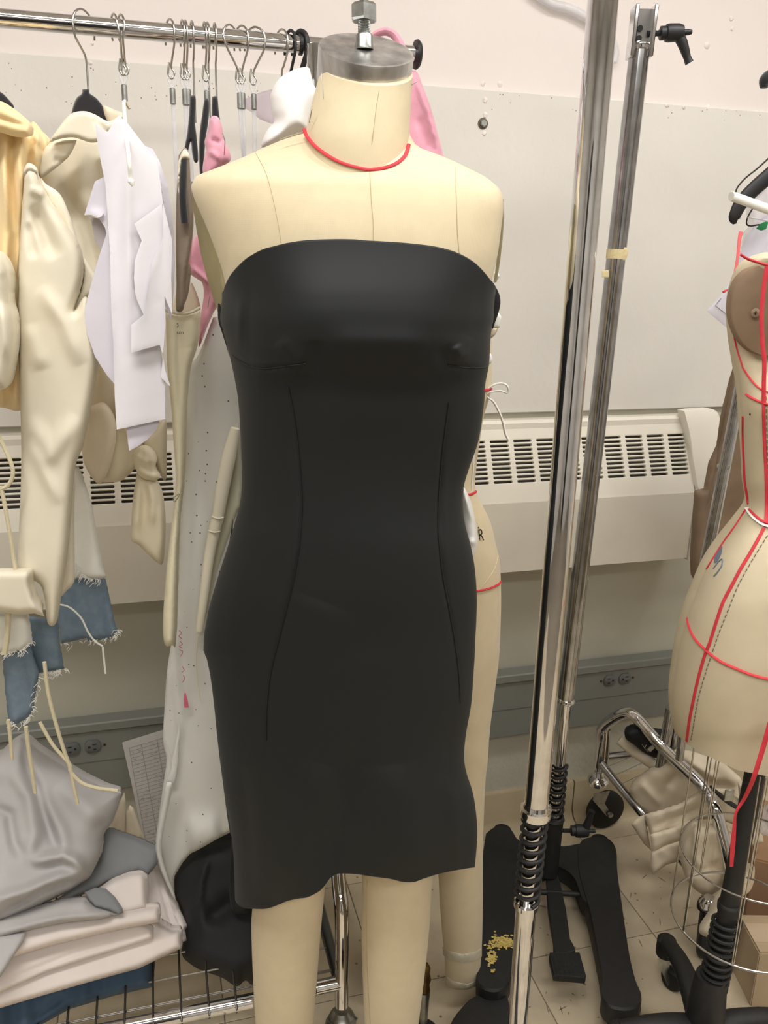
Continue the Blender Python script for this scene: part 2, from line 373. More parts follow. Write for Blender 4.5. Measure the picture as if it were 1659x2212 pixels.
# electrical raceway
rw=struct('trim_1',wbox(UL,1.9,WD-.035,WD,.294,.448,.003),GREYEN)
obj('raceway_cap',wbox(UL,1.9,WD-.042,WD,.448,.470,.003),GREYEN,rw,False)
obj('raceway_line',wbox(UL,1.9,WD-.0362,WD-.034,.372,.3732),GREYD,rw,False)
for uu in (1.29,): obj('raceway_joint',wbox(uu,uu+.0015,WD-.0362,WD-.034,.294,.448),GREYD,rw,False)
def outlet(u,z,label):
    t=thing('duplex_outlet',label,'outlet',uvz(u,WD-.036,z),'wall outlets')
    for s in(-1,1):
        c=uvz(u+s*.0215,WD-.0355,z)
        V=[];  n=24
        for k,(rr,dd) in enumerate([(.0175,0),(.0175,.003),(.016,.004)]):
            for q in range(n):
                a=2*math.pi*q/n; V.append(c+CU*rr*math.cos(a)*1.0+np.array([0,0,1])*max(-.0145,min(.0145,rr*math.sin(a)))*1.05-CV*dd)
        fc=obj('socket_face',(V,grid_faces(3,n,True)+[tuple(range(2*n,3*n))]),GREYD,t)
        for dx,dz,w,h in((-.006,.004,.002,.008),(.006,.004,.002,.006),(0,-.007,.0045,.0045)):
            uu=dz; vv=-dx
            obj('slot',box(c+CU*uu*s+np.array([0,0,vv])-CV*.0042,(h,.0012,w),WAX),INK,fc,False)
    for s in(-1,1): obj('screw',lathe([(.003,0),(.003,.0015),(.002,.002)],uvz(u+s*.046,WD-.0355,z),-CV,12),BRASS,t)
pu=lambda x,y,o=0:(wl(x,y,o)@CU, wl(x,y,o)[2])
a=pu(1333,1467,.035); outlet(a[0],a[1],'grey duplex outlet in the raceway right of the chrome stand poles')
a=pu(178,1614,.035); outlet(a[0],a[1],'dim grey duplex outlet in the raceway at left above the grey cloth')
# ---------------- radiator ----------------
R_END=pu(1500,1060,.10)[0]; zc=pu(1060,1083,.10)[1]; zt=pu(1065,928,.035)[1]; zbm=pu(1085,1238,.10)[1]
rad=thing('radiator_cover','long white metal convector cover with slotted sloping grille under the wall panel','radiator',uvz(.5,WD-.05,zbm))
U0r=-1.6
def wpoly(prof,ua,ub,m,name,par,bev=0):
    V=[uvz(ua,WD-o,z) for o,z in prof]+[uvz(ub,WD-o,z) for o,z in prof]; n=len(prof)
    return obj(name,(V,[(i,n+i,n+(i+1)%n,(i+1)%n) for i in range(n)]+[tuple(range(n)),tuple(range(n,2*n))[::-1]]),m,par,False)
zg=zgap-.008
wpoly([(0,zg),(.028,zg),(.036,zg-.006),(.036,zt),(.034,zt),(.026,zg-.004),(0,zg-.004)],U0r,R_END,RADM,'top_panel',rad)
wpoly([(.100,zc),(.103,zc-.006),(.103,zbm+.002),(.095,zbm),(.0,zbm),(0,zbm+.003),(.093,zbm+.003),(.098,zc-.004)],U0r,R_END,RADM,'front_panel',rad)
wpoly([(.0,zbm+.004),(.06,zbm+.004),(.06,zc-.02),(.015,zt),(0,zt)],U0r,R_END-.01,DARKIN,'core',rad)
# grille with real slots
sl=np.array([-(.100-.036),zc-zt]); Ls=np.linalg.norm(np.array([.064,zc-zt])); 
def gp(u,s,dep=0):  # s metres down the slope from the top crease
    t=s/Ls; o=.036+t*.064; z=zt+t*(zc-zt); nx=(zt-zc)/Ls; nz=.064/Ls
    return uvz(u,WD-(o-dep*nx),z-dep*nz)
cpx=[pu(950+x/2.34,500+1135/2.34,.075)[0] for x in (895,1005,1110,1218)]
pitch=(cpx[3]-cpx[0])/3; sw=pitch*.80
def s_of(px,py):
    best=min(np.linspace(0,Ls,400),key=lambda s:(lambda q:(q[1]-py)**2)(proj(gp(pu(px,py,.07)[0],s)))); return best
sa=s_of(1460,940); sb=s_of(1480,1021); rp=(sb-sa)/9; sh=rp*.62
V=[];Fc=[]
def cell(ua,ub,s0,s1,iu0,iu1,is0,is1):
    k=len(V); r=(is1-is0)*.42; I=[]
    for cx,cy,a0 in((iu1-r,is0+r,-90),(iu1-r,is1-r,0),(iu0+r,is1-r,90),(iu0+r,is0+r,180)):
        for q in(0,45,90): a=math.radians(a0+q); I.append((cx+r*math.cos(a),cy+r*math.sin(a)))
    O=[]
    for x,y in I: O.append((ub if x>(iu0+iu1)/2 else ua, s1 if y>(is0+is1)/2 else s0))
    for (x,y) in O: V.append(gp(x,y))
    for (x,y) in I: V.append(gp(x,y,.0006))
    for (x,y) in I: V.append(gp(x,y,.009))
    n=12
    for i in range(n):
        j=(i+1)%n; 
        if O[i]==O[j]: Fc.append((k+i,k+n+i,k+n+j))
        else: Fc.append((k+i,k+n+i,k+n+j,k+j))
        Fc.append((k+n+i,k+2*n+i,k+2*n+j,k+n+j))
u_first=cpx[3]; cols=[]
uu=u_first
while uu>U0r+.1: cols.append(uu); uu-=pitch
edges_s=[sa+rp*(i-.5) for i in range(11)]
for uc in cols:
    for i in range(10):
        sc_=sa+rp*i; cell(uc-pitch/2,uc+pitch/2,sc_-rp/2,sc_+rp/2,uc-sw/2,uc+sw/2,sc_-sh/2,sc_+sh/2)
ul,ur=cols[-1]-pitch/2,cols[0]+pitch/2
for a,b,c_,d_ in((U0r,R_END,0,sa-rp/2),(U0r,R_END,sb+rp/2,Ls),(ur,R_END,sa-rp/2,sb+rp/2),(U0r,ul,sa-rp/2,sb+rp/2)):
    k=len(V); V+= [gp(a,c_),gp(b,c_),gp(b,d_),gp(a,d_)]; Fc.append((k,k+1,k+2,k+3))
obj('grille_panel',(V,Fc),RADM,rad,False)
# end cap
ue0,ue1=R_END+.002,pu(1557,900,.03)[0]
wpoly([(0,zg+.004),(.045,zg+.004),(.056,zg-.01),(.056,zt-.01),(.075,zc+.06),(.109,zc),(.109,zbm-.004),(.0,zbm-.004)],ue0,ue0+.012,RADM,'end_cap',rad)
capo=[(1478,888),(1520,884),(1545,886),(1556,905),(1556,950),(1548,980),(1540,1010),(1525,1050),(1516,1058),(1508,1055),(1500,1010),(1490,940)]
P=[wl(x,y,.058+max(0,(y-900))*.00034) for x,y in capo]; obj('end_plate',extrude_poly(smooth_path(np.vstack([P,P[:1]]),4)[:-1],CV*.03,.002),RADM,rad)
# bolt, rawl plugs and filler on the wall
def wallbit(name,x,y,prof,m,label,cat,par=None):
    b=wl(x,y,TB); o=obj(name,lathe(prof,b,-CV,16),m); return tag(o,label,cat)
t=thing('wall_bolt','small steel bolt head set in the wall right of the dress form neck','bolt',wl(1043,267,TB))
obj('washer',lathe([(.011,0),(.011,.001),(.009,.0015)],wl(1043,267,TB),-CV,20),mat('rust_ring',(.40,.36,.30),.8),t)
obj('bolt_head',lathe([(.0075,0),(.0075,.005),(.0055,.007),(.003,.007)],wl(1043,267,TB+.001),-CV,6),ZINC,t)
rr=random.Random(3)
V=[];Fc=[]
for k in range(70):
    x=rr.uniform(5,640) if k<45 else rr.uniform(1060,1650); y=122+.0735*x+rr.uniform(8,90) if k<45 else 122+.0735*x+rr.choice([rr.uniform(-3,3),rr.uniform(5,40)])
    v,f=lathe([(.0011*rr.uniform(.5,1.3),0),(.0006,.0006)],wl(x,y,TB),-CV,7); Fc+=[tuple(i+len(V) for i in q) for q in f]; V+=list(v)
o=obj('plaster_specks',(V,Fc),mat('plaster_speck',(.55,.50,.47),.9)); o['kind']='stuff'; o['label']='tiny pin holes and specks along the wall seam'; o['category']='specks'
V=[];Fc=[]
for x,y,r in[(1043,180,.006),(1048,216,.006),(1048,248,.006),(1046,288,.005),(1075,195,.004),(1527,98,.008),(1580,40,.006),(1582,62,.005),(1440,228,.005),(1380,222,.004),(200,95,.003),(195,136,.004),(1080,182,.006),(1250,208,.004),(1477,231,.005),(1530,231,.006)]:
    v,f=lathe([(r,0),(r*.8,.0012),(r*.3,.002)],wl(x,y,TB if y>120+.0735*x else 0),-CV,9); v=v+np.random.RandomState(int(x)).uniform(-.0006,.0006,v.shape); Fc+=[tuple(i+len(V) for i in q) for q in f]; V+=list(v)
o=obj('filler_dabs',(V,Fc),WALLU); o['kind']='stuff'; o['label']='dabs of wall filler under the paint'; o['category']='filler'
# clear plastic tubing taped near the top
o=obj('clear_tubing',join(tpx([(1130,-20),(1180,8),(1232,22),(1290,60),(1330,100),(1336,128)],0,.0,8) if 0 else tube([wl(x,y,.012) for x,y in[(1150,-20),(1190,8),(1232,20),(1285,50),(1318,82),(1328,112),(1324,135)]],.009,10,6)),CLEAR); tag(o,'clear plastic tubing taped to the wall at the top behind the chrome pole','tubing')
# ---------------- front dress form ----------------
YF=1.13
form=thing('dress_form','cream linen dress form wearing the black strapless dress, hanging in front','dress form',at(800,2330,YF))
torso_rows=[(285,668,884,.018,.045),(300,615,890,.028,.05),(318,572,905,.038,.055),(335,535,950,.047,.06),(350,500,985,.056,.062),(365,462,1015,.064,.065),(378,428,1042,.072,.07),(392,416,1062,.078,.072),(410,414,1080,.082,.075),(440,424,1088,.088,.08),(490,446,1083,.095,.085),(545,467,1076,.100,.09),(600,484,1064,.104,.09),(660,493,1052,.112,.088),(760,512,1045,.11,.085),(860,530,1030,.095,.082),(980,540,1000,.085,.078),(1060,545,975,.08,.078),(1150,525,980,.088,.09),(1250,500,1000,.095,.105),(1350,475,1005,.095,.115),(1450,480,1000,.092,.11),(1560,495,990,.09,.1),(1680,515,975,.08,.09),(1760,530,965,.07,.08)]
TOR=Body(torso_rows,YF,2.3,creases=[([(640,700)],.012,70),([(960,720)],.012,65)])
obj('torso',TOR.closed(n=140,nv=170),LINEN,form)
# neck: circular, leaning forward a little
def px_circ(rows,Yc,n=48):
    V=[]
    for y,xl,xr,tilt in rows:
        c=at((xl+xr)/2,y,Yc); e=at(xr,y,Yc); r=abs(e[0]-c[0])
        for j in range(n):
            a=2*math.pi*j/n; dx=r*math.cos(a); dy=r*math.sin(a); V.append(c+np.array([dx,dy*math.cos(tilt),dy*math.sin(tilt)])+np.array([0,0,-dx*.10*(1 if y<250 else max(0,(330-y)/80))]))
    return V,[t for t in grid_faces(len(rows),n,True)]+[tuple(range(n)),tuple((len(rows)-1)*n+j for j in range(n))[::-1]]
nk=obj('neck',px_circ([(150,695,892,.50),(165,692,891,.48),(195,684,889,.42),(235,674,887,.32),(270,665,885,.20),(300,659,884,.10),(330,656,885,.03),(390,654,887,0)],YF),LINEN,form)
nk.modifiers.new('sub','SUBSURF').levels=1
# metal cap
def disc_ax(c,e1,e2,prof,n=64):
    nn=np.cross(e1,e2); V=[]
    for r,h in prof:
        for j in range(n): a=2*math.pi*j/n; V.append(c+r*(math.cos(a)*e1+math.sin(a)*e2)+nn*h)
    return V,grid_faces(len(prof),n,True)+[tuple(range(n))[::-1],tuple((len(prof)-1)*n+j for j in range(n))]
ct=.52; e1=np.array([1,0,-.13]); e1/=np.linalg.norm(e1); e2=np.array([0,math.cos(ct),math.sin(ct)]); e2-=e1*(e1@e2); e2/=np.linalg.norm(e2)
CC=at(792,106,YF); rc=abs(at(896,106,YF)[0]-CC[0])*1.0
capp=obj('metal_cap',disc_ax(CC,e1,e2,[(rc*.97,-.040),(rc,-.038),(rc,-.003),(rc*.985,-.0005),(rc*.96,0),(rc*.9,.0005),(.02,.001)]),BRUSH,form)
zf=lambda px,py,Y=YF: at(px,py,Y)
b0=at(787,100,YF); up=np.array([-.02,.02,1.])
st=thing('hanging_bolt_assembly','','bolt',b0) if False else None
obj('socket',lathe([(.0115,0),(.0115,.004),(.0110,.005),(.0110,.015),(.0095,.017)],b0-np.array([0,0,.004]),up,32),ZINC,form)
thr=[]
for i in range(14): thr+=[(.0068,.012+i*.0018),(.0077,.0129+i*.0018)]
obj('threaded_bolt',lathe(thr+[(.0068,.04)],b0-np.array([0,0,.004]),up,24),ZINC,form)
nz=b0+up*.027
obj('hex_nut',lathe([(.0145,0),(.0170,.002),(.0170,.0160),(.013,.0195),(.007,.0195)],nz,up,6),ZINC,form,False)
obj('rod',lathe([(.0055,0),(.0055,.3)],nz+up*.012,up,20),STEEL,form)
obj('lock_nut',lathe([(.010,0),(.0115,.002),(.0115,.008),(.009,.010)],b0+up*.058,up,6),ZINC,form,False)
# arm plates
PL=[(416,392),(424,410),(438,450),(452,488),(464,540),(474,590),(481,640),(486,690)]; PO=[(413,392),(414,415),(417,450),(425,500),(434,550),(447,600),(462,650),(476,690)]
V=[at(x+2,y,YF-.0) for x,y in PL]+[at(x,y,YF+.05) for x,y in PO][::-1]
V=np.array(V); nL=len(PL); f=[(i,i+1,2*nL-2-i,2*nL-1-i) for i in range(nL-1)]
V2=V+np.array([.004,.0,0]); n=len(V)
obj('arm_plate',(np.vstack([V,V2]),[t[::-1] for t in f]+[tuple(i+n for i in t) for t in f]+[(i,(i+1)%n,n+(i+1)%n,n+i) for i in range(n)]),PLATE,form)
PR=[(1087,430),(1087,470),(1083,520),(1078,570),(1072,610)]
V=np.array([at(x-1,y,YF+.0) for x,y in PR]+[at(x+3-abs(y-500)*.02,y,YF+.045) for x,y in PR][::-1]); n=len(V); V2=V-np.array([.003,0,0]); k=len(PR); f=[(i,i+1,n-2-i,n-1-i) for i in range(k-1)]
obj('arm_plate',(np.vstack([V,V2]),f+[tuple(i+n for i in t[::-1]) for t in f]+[(i,(i+1)%n,n+(i+1)%n,n+i) for i in range(n)]),PLATE,form)
SEAM=mat('seam_thread',(.72,.67,.54),.9)
def seam(B,pts,r=.0005,m=SEAM,par=form,name='seam',off=.0002): return obj(name,tube(B.on(pts,off),r,6),m,par)
seam(TOR,[(799,372),(802,430),(806,480),(807,522)]); seam(TOR,[(552,330),(575,375),(590,430),(602,490),(607,525)]); seam(TOR,[(984,362),(986,440),(988,500),(992,548)])
# neck seam and red neckline tape follow the round neck
ncx=771.; nr=abs(at(884,310,YF)[0]-at(771,310,YF)[0])
def neck_pt(x,y,off=.0):
    d=ray(x,y); c=at(771+ (x-771)*0,y,YF); A=d[0]**2+d[1]**2; Bq=-2*(d[0]*c[0]+d[1]*c[1]); r=nr+off; Cq=c[0]**2+c[1]**2-r*r; D=max(Bq*Bq-4*A*Cq,0); return CP+d*((-Bq-math.sqrt(D))/(2*A))
obj('seam',tube([neck_pt(x,y,.0) for x,y in[(819,196),(813,230),(808,270),(802,320),(799,358)]],.0004,6),SEAM,form)
tp=[(657,279),(662,293),(680,315),(704,333),(735,350),(770,361),(800,366),(835,361),(860,350),(876,334),(883,312)]
tp=smooth_path(np.array(tp,dtype=float),5)
def onform(x,y,off):
    a=neck_pt(x,y,off)
    if y>290:
        Yt=float(TOR.Y(x,y))-off*.6
        if Yt<a[1]: return at(x,y,Yt)
    return a
obj('neckline_tape',tube([onform(x,y,.0024) for x,y in tp],.0026,8,flat=.6),REDT,form,label='red neckline tape')
obj('seam_tape',tube([at(x,y,YF-.035) for x,y in[(652,287),(630,293),(606,301)]],.0006,6),SEAM,form)
for pts in([(694,158),(697,185),(699,215)],[(901,176),(889,183),(885,187)],[(674,235),(671,250),(668,265)]):
    obj('pin',tube([neck_pt(x,y,.002) if x<880 else at(x,y,YF-.01) for x,y in pts],.0005,6),STEEL,form)
# legs
def pxlimb(rows,Yc,par,name,m,p=2.0,depth=1.0,n=48,nv=60,label=None):
    R=[(y,a,b,abs(at(b,y,Yc)[0]-at(a,y,Yc)[0])/2*depth,abs(at(b,y,Yc)[0]-at(a,y,Yc)[0])/2*depth) for y,a,b in rows]
    B=Body(R,Yc,p); o=obj(name,B.closed(n=n,nv=nv),m,par,label=label); return B,o
LL,_=pxlimb([(1600,500,735),(1800,530,715),(1930,545,701),(2000,543,694),(2100,546,686),(2212,552,677),(2290,560,668),(2330,566,662)],YF,form,'leg',LINEN)
RL,_=pxlimb([(1600,755,985),(1800,775,955),(1900,782,935),(2000,781,928),(2100,783,918),(2212,788,904),(2290,795,892),(2330,800,886)],YF,form,'leg',LINEN)
obj('seam',tube(LL.on([(549,1965),(547,2010),(549,2100),(556,2212)],.0003),.0011,6),LINEN2,form)
obj('seam',tube(RL.on([(793,1900),(792,2000),(794,2100),(800,2212)],.0003),.0006,6),SEAM,form)
# ---------------- black dress ----------------
dress_rows=[(505,442,1092,.112,.095),(560,462,1086,.116,.095),(600,473,1078,.119,.095),(628,479,1071,.121,.095),(650,479,1068,.122,.095),(668,477,1067,.123,.095),(690,476,1066,.124,.095),(715,482,1061,.125,.095),(745,490,1059,.126,.095),(790,501,1056,.123,.093),(830,509,1048,.115,.091),(870,515,1046,.110,.09),(950,520,1034,.104,.086),(1010,522,1014,.102,.086),(1050,522,1002,.102,.086),(1090,518,1000,.103,.09),(1130,507,1004,.105,.094),(1180,492,1017,.108,.10),(1230,476,1026,.11,.108),(1290,458,1030,.112,.115),(1340,446,1029,.112,.12),(1380,440,1027,.112,.12),(1408,442,1026,.112,.12),(1440,451,1024,.113,.118),(1520,462,1018,.114,.115),(1590,469,1006,.116,.112),(1640,476,1003,.117,.11),(1680,481,1010,.118,.11),(1725,487,1024,.119,.11),(1790,498,1031,.12,.11),(1850,505,1028,.12,.11),(1920,507,1020,.12,.11),(1975,509,1012,.12,.11)]
cr=[([(530,780),(590,800),(680,793)],.003,20),([(600,735),(650,790)],.004,18),([(684,735),(676,800)],-.005,18),([(650,802),(690,800)],-.003,12),([(540,675),(1040,685)],.017,115),([(560,820),(1030,826)],-.006,50),([(950,750),(975,805)],-.005,18),([(1010,725),(990,790)],.0025,20),([(985,745),(1000,775)],.005,14),([(965,790),(1050,794)],-.0022,5),
 ([(503,768),(520,782),(545,793),(575,796),(625,790),(660,785)],-.0022,5),([(700,738),(930,742)],.004,30),
 ([(622,835),(635,900),(647,1000),(652,1100),(645,1190),(630,1270),(605,1370),(585,1450),(576,1530),(574,1700)],-.0022,6),([(632,900),(640,1000),(644,1100),(636,1190),(618,1270),(592,1370)],.0025,12),
 ([(970,870),(956,980),(948,1080),(948,1160),(958,1250),(975,1340),(990,1440),(996,1540)],-.0022,6),([(964,980),(957,1080),(958,1160),(968,1250)],.0025,12),
 ([(770,1600),(745,1700),(732,1800),(722,1900)],-.007,26),([(700,1650),(640,1800),(600,1950)],.010,45),([(850,1650),(870,1800),(890,1900)],.008,60),([(520,1650),(525,1800),(530,1950)],-.007,24),([(980,1680),(1000,1880)],.006,22),
 ([(520,640),(512,760)],.003,9),([(660,1400),(700,1300)],.003,60),([(500,1200),(520,1500)],.004,40),([(540,1000),(560,1150)],-.003,40),([(740,1780),(700,1795)],.003,14)]
DR=Body(dress_rows,YF,2.35,creases=cr)
tx=[470,478,483,486,499,524,545,569,595,619,661,720,765,786,830,869,932,978,1015,1040,1065,1079,1084]
ty=[646,634,627,617,592,565,550,538,531,525,519,516.5,517,519,521.5,524,531,542,560,581,612,637,648]
hx=[495,505,512,525,545,575,600,622,645,665,690,705,714,728,745,775,800,840,870,895,915,940,960,990,1022,1040]
hy=[1900,1935,1952,1961,1963,1963,1955,1946,1941,1938,1925,1908,1896,1888,1887,1889,1893,1898,1905,1905,1898,1890,1885,1879,1874,1873]
_s=smooth_path(np.array([tx,ty]).T,8); _s=_s[np.argsort(_s[:,0])]; tx,ty=_s[:,0],_s[:,1]
_s=smooth_path(np.array([hx,hy]).T,8); _s=_s[np.argsort(_s[:,0])]; hx,hy=_s[:,0],_s[:,1]
top=lambda x,front: np.where(front,np.interp(x,tx,ty),np.interp(x,[470,520,800,1030,1080],[640,665,672,662,645]))
bot=lambda x,front: np.where(front,np.interp(x,hx,hy),np.interp(x,[490,520,800,1000,1030],[1900,1860,1850,1850,1873]))
dress=obj('strapless_dress',DR.mesh(top,bot,n=460,nv=360),BLACKSAT,sharp=False)
tag(dress,'black matte strapless fitted dress with princess seams and uneven hem on the front form','dress')
so=dress.modifiers.new('thickness','SOLIDIFY'); so.thickness=.0016; so.offset=1
DSEAM=mat('black_thread',(.06,.06,.065),.6)
for pts in([(503,768),(520,782),(545,793),(575,796),(625,790),(660,786)],[(1053,793),(1020,795),(990,792),(968,788)],[(622,835),(635,900),(647,1000),(652,1100),(645,1190),(630,1270),(605,1370),(585,1450),(576,1530),(575,1600)],[(970,870),(956,980),(948,1080),(948,1160),(958,1250),(975,1340),(990,1440),(995,1520)]):
    obj('seam',tube(DR.on(pts,.0009),.0007,6),DSEAM,dress)
obj('side_flap',cloth([(471,655),(478,662),(482,700),(490,745),(495,770),(489,748),(480,720),(471,690)],YF+.02,T=.003,r=6,step=4),BLACKCL,dress)
obj('side_flap',cloth([(1062,606),(1070,618),(1079,637),(1081,655),(1077,675),(1070,695),(1063,710),(1058,660)],YF+.02,T=.004,r=8,step=4),BLACKCL,dress)
obj('side_panel',cloth([(503,1120),(492,1185),(470,1250),(450,1320),(440,1390),(442,1412),(452,1442),(463,1530),(470,1600),(480,1680),(495,1790),(505,1815),(515,1822),(520,1700),(500,1500),(480,1400),(500,1250)],YF+.03,T=.01,r=12,step=7),BLACKSAT,dress)
# ---------------- front chrome stand ----------------
YS=1.13
stand=thing('form_stand','tall thick chrome pole stand with coil spring directly right of the black dress','stand',fl(1103,2440,0) )
def pole(pts,r,Y=YS,m=CHROME,par=stand,name='pole',seg=40): return obj(name,tpx(pts,Y,r,seg,0),m,par)
d0=at(1303,0,YS); d1=at(1158,1745,YS)
dirp=(d0-d1)/np.linalg.norm(d0-d1); ptop=d1+dirp*(np.linalg.norm(d0-d1)+.12)
obj('outer_pole',tube([d1,ptop],[.0185,.0185],48),CHROME,stand)
b1=at(1100,2500,YS); b1=at(1137,1950,YS); b2=at(1118,2212,YS); dd=(b2-b1)/np.linalg.norm(b2-b1)
obj('inner_pole',tube([d1+dirp*.05,b1],.0115,32),CHROME,stand)
zb_=.06; e=b1+dd*((b1[2]-zb_)/-dd[2])
obj('lower_pole',tube([b1,e],.0165,40),CHROME,stand)
obj('collar',lathe([(.019,0),(.0235,.001),(.0245,.006),(.0235,.011),(.0245,.016),(.0205,.018),(.019,.024)],d1-dirp*.016,dirp,40),CHROME,stand)
obj('collar',lathe([(.0165,0),(.020,.001),(.0205,.010),(.018,.013)],b1-dirp*.008,dirp,40),CHROME,stand)
obj('spring',coil(d1-dirp*.014,b1+dirp*.006,.0185,.0036,9.2),BLKMET,stand)
hub=np.array([e[0],e[1],0])
obj('hub',lathe([(.03,.05),(.032,.06),(.03,.13),(.022,.14)],hub,(0,0,1),32),BLKMET,stand)
def armslab(pts,z,h,name,par,m=BLKMET): return obj(name,slab(pts,z,h),m,par)
armslab([(955,2300),(972,2212),(1003,2168),(1025,2150),(1050,2140),(1085,2138),(1100,2165),(1096,2230),(1110,2330),(1150,2480),(1090,2500)],.06,.045,'base_arm',stand)
armslab([(1120,2400),(1350,2330),(1560,2310),(1560,2370),(1350,2420),(1140,2500)],.06,.045,'base_arm',stand)
armslab([(1090,2430),(900,2520),(700,2600),(720,2680),(950,2620),(1120,2500)],.06,.045,'base_arm',stand)
for x,y in((1060,2165),(1540,2340),(730,2640)):
    c=fl(x,y,.015); obj('foot',lathe([(.022,-.015),(.024,-.012),(.024,.004)],c,(0,0,1),24),RUBBER,stand)
# hanging bracket out of the frame, reaching over the form
rodtop=nz+up*.31; 
obj('hanging_arm',tube([ptop,ptop+np.array([0,0,.05]),np.array([ptop[0]-.06,ptop[1],ptop[2]+.07]),rodtop+np.array([0.03,0,.02]),rodtop],.012,16,6),CHROME,stand)
# ---------------- second stand behind ----------------
Y2=1.64
st2=thing('form_stand','thinner chrome stand with clamp head and black H base behind the thick pole','stand',fl(1195,1900,0))
t0=at(1382,105,Y2); t1=at(1222,1512,Y2); t2=at(1196,1800,Y2); dz=(t0-t1)/np.linalg.norm(t0-t1)
obj('upper_pole',tube([t1,t0],.0178,36),mat('dull_chrome',(.72,.72,.73),.16,1,noise=.2,nscale=30),st2)
obj('lower_pole',tube([t2,t1+dz*.02],.0125,32),CHROME,st2)
obj('collar',lathe([(.017,0),(.0205,.003),(.0205,.009),(.018,.012)],t1-dz*.006,dz,36),CHROME,st2)
sp0=at(1208,1652,Y2); sp1=at(1198,1770,Y2); obj('spring',coil(sp0,sp1,.0175,.0032,7.5),BLKMET,st2)
s0=at(1197,1768,Y2); s1=at(1185,1880,Y2); obj('sleeve',tube([s0,s0+(s1-s0)*1.05],[.0215,.0215],32),BLKMET,st2)
obj('sleeve_ring',lathe([(.0215,0),(.024,.004),(.0215,.008)],s0-np.array([0,0,.004]),(0,0,1),32),BLKMET,st2)
# clamp head: a chrome channel with dark holes
ch=at(1385,72,Y2); hw=.020; hh=.041
ax=np.array([[1,0,0],[0,1,0],dz]); 
for s in(-1,1): obj('clamp_cheek',box(ch+np.array([s*hw*.82,-.004,0]),(.007,.036,.082),ax,.0015),CHROME,st2,False)
obj('clamp_back',box(ch+np.array([0,.008,0]),(.030,.012,.078),ax,.001),mat('clamp_inner',(.45,.44,.43),.5,.8),st2,False)
for dz_ in(.008,-.008): obj('screw_hole',lathe([(.005,0),(.005,.003)],ch+dz*dz_+np.array([-.003,.002,0]),(0,-1,0),16),INK,st2)
obj('clamp_base',lathe([(.018,0),(.020,.004),(.019,.012)],t0-dz*.004,dz,24),CHROME,st2)
def lever(c,L,par,ang):
    """adjustable clamping lever: threaded stud, ribbed hub and a bent handle"""
    a=np.array(L,dtype=float)
    obj('stud',lathe([(.0042 if i%2 else .0050,i*.0016) for i in range(16)],c,a,16),INK,par)
    c2=c+a*.022; obj('lever_hub',lathe([(.009,0),(.0115,.001),(.0115,.010),(.014,.011),(.015,.016),(.0145,.032),(.012,.04),(.005,.042),(.005,.05),(.0035,.056)],c2,a,16),BLKPL,par)
    q=c2+a*.03; h=np.array([math.cos(ang)*a[0],0,math.sin(ang)]); obj('lever_handle',tube([q,q+h*.02+a*.002,q+h*.045,q+h*.055+a*.0],[.010,.009,.0065,.0075],12,4),BLKPL,par)
lever(at(1398,73,Y2),(1,.0,.05),st2,math.radians(-60))
lever(at(1212,1794,Y2-.01),(1,0,0),st2,math.radians(75))
# tape on the pole
def wrap(y,h,lab=None):
    k=at(1382+(y-105)*(1222-1382)/(1512-105),y,Y2); return obj('masking_tape',lathe([(.0184,-h/2),(.0188,-h/2),(.0188,h/2),(.0184,h/2)],k,dz,36),MASK,st2,label=lab)
wrap(549,.017,'strip of masking tape round the pole'); obj('masking_tape',cloth([(1338,540),(1352,534),(1357,545),(1352,560),(1344,562),(1336,560)],Y2-.015,T=.001,r=4,step=3),MASK,st2)
obj('masking_tape',cloth([(1300,584),(1315,584),(1315,599),(1300,599)],Y2-.0225,T=.0006,r=3,step=3,smoothline=False),MASK,st2)
obj('masking_tape',cloth([(1336,588),(1341,598),(1345,606),(1340,614),(1335,600)],Y2-.006,T=.0006,r=3,step=3),MASK,st2)
# H base: two long arms joined by a bridge, feet and pedal
z2=.085
armslab([(1050,1798),(1066,1786),(1085,1783),(1104,1790),(1116,1808),(1135,1830),(1125,1900),(1116,2000),(1108,2090),(1096,2128),(1066,2140),(1036,2128),(1030,2100),(1040,2050),(1043,1950),(1043,1850)],z2,.045,'base_arm',st2)
armslab([(1248,1830),(1258,1812),(1278,1806),(1302,1806),(1322,1816),(1332,1838),(1334,1880),(1345,1960),(1360,2060),(1374,2120),(1386,2150),(1380,2172),(1350,2180),(1315,2172),(1300,2150),(1302,2120),(1292,2060),(1275,1980),(1262,1930),(1250,1880)],z2,.045,'base_arm',st2)
armslab([(1105,1815),(1170,1822),(1220,1826),(1262,1822),(1290,1850),(1280,1940),(1262,1945),(1245,1900),(1225,1880),(1200,1870),(1175,1872),(1150,1885),(1130,1900),(1108,1900)],z2-.002,.04,'base_bridge',st2)
for x,y in((1062,2150),(1345,2195)):
    c=fl(x,y,.02); obj('foot',lathe([(.026,-.02),(.03,-.015),(.032,.03)],c,(0,0,1),28),BLKMET,st2)
for x,y in((1085,1800),(1295,1822)):
    c=fl(x,y,.03); obj('foot',lathe([(.02,-.03),(.022,-.026),(.022,.012)],c,(0,0,1),24),RUBBER,st2)
obj('pedal_bar',tube([fl(1130,1925,.07),fl(1255,1932,.07)],.006,16),BLKMET,st2)
obj('pedal_arm',slab([(1180,1878),(1202,1880),(1222,1960),(1232,2030),(1243,2052),(1200,2058),(1196,2030),(1184,1960)],.075,.018,2,.002),BLKMET,st2)
ped=obj('pedal',slab([(1188,2056),(1252,2056),(1266,2106),(1264,2112),(1196,2106),(1186,2066)],.082,.016,0,.002),BLKMET,st2)
V=[];Fc=[]
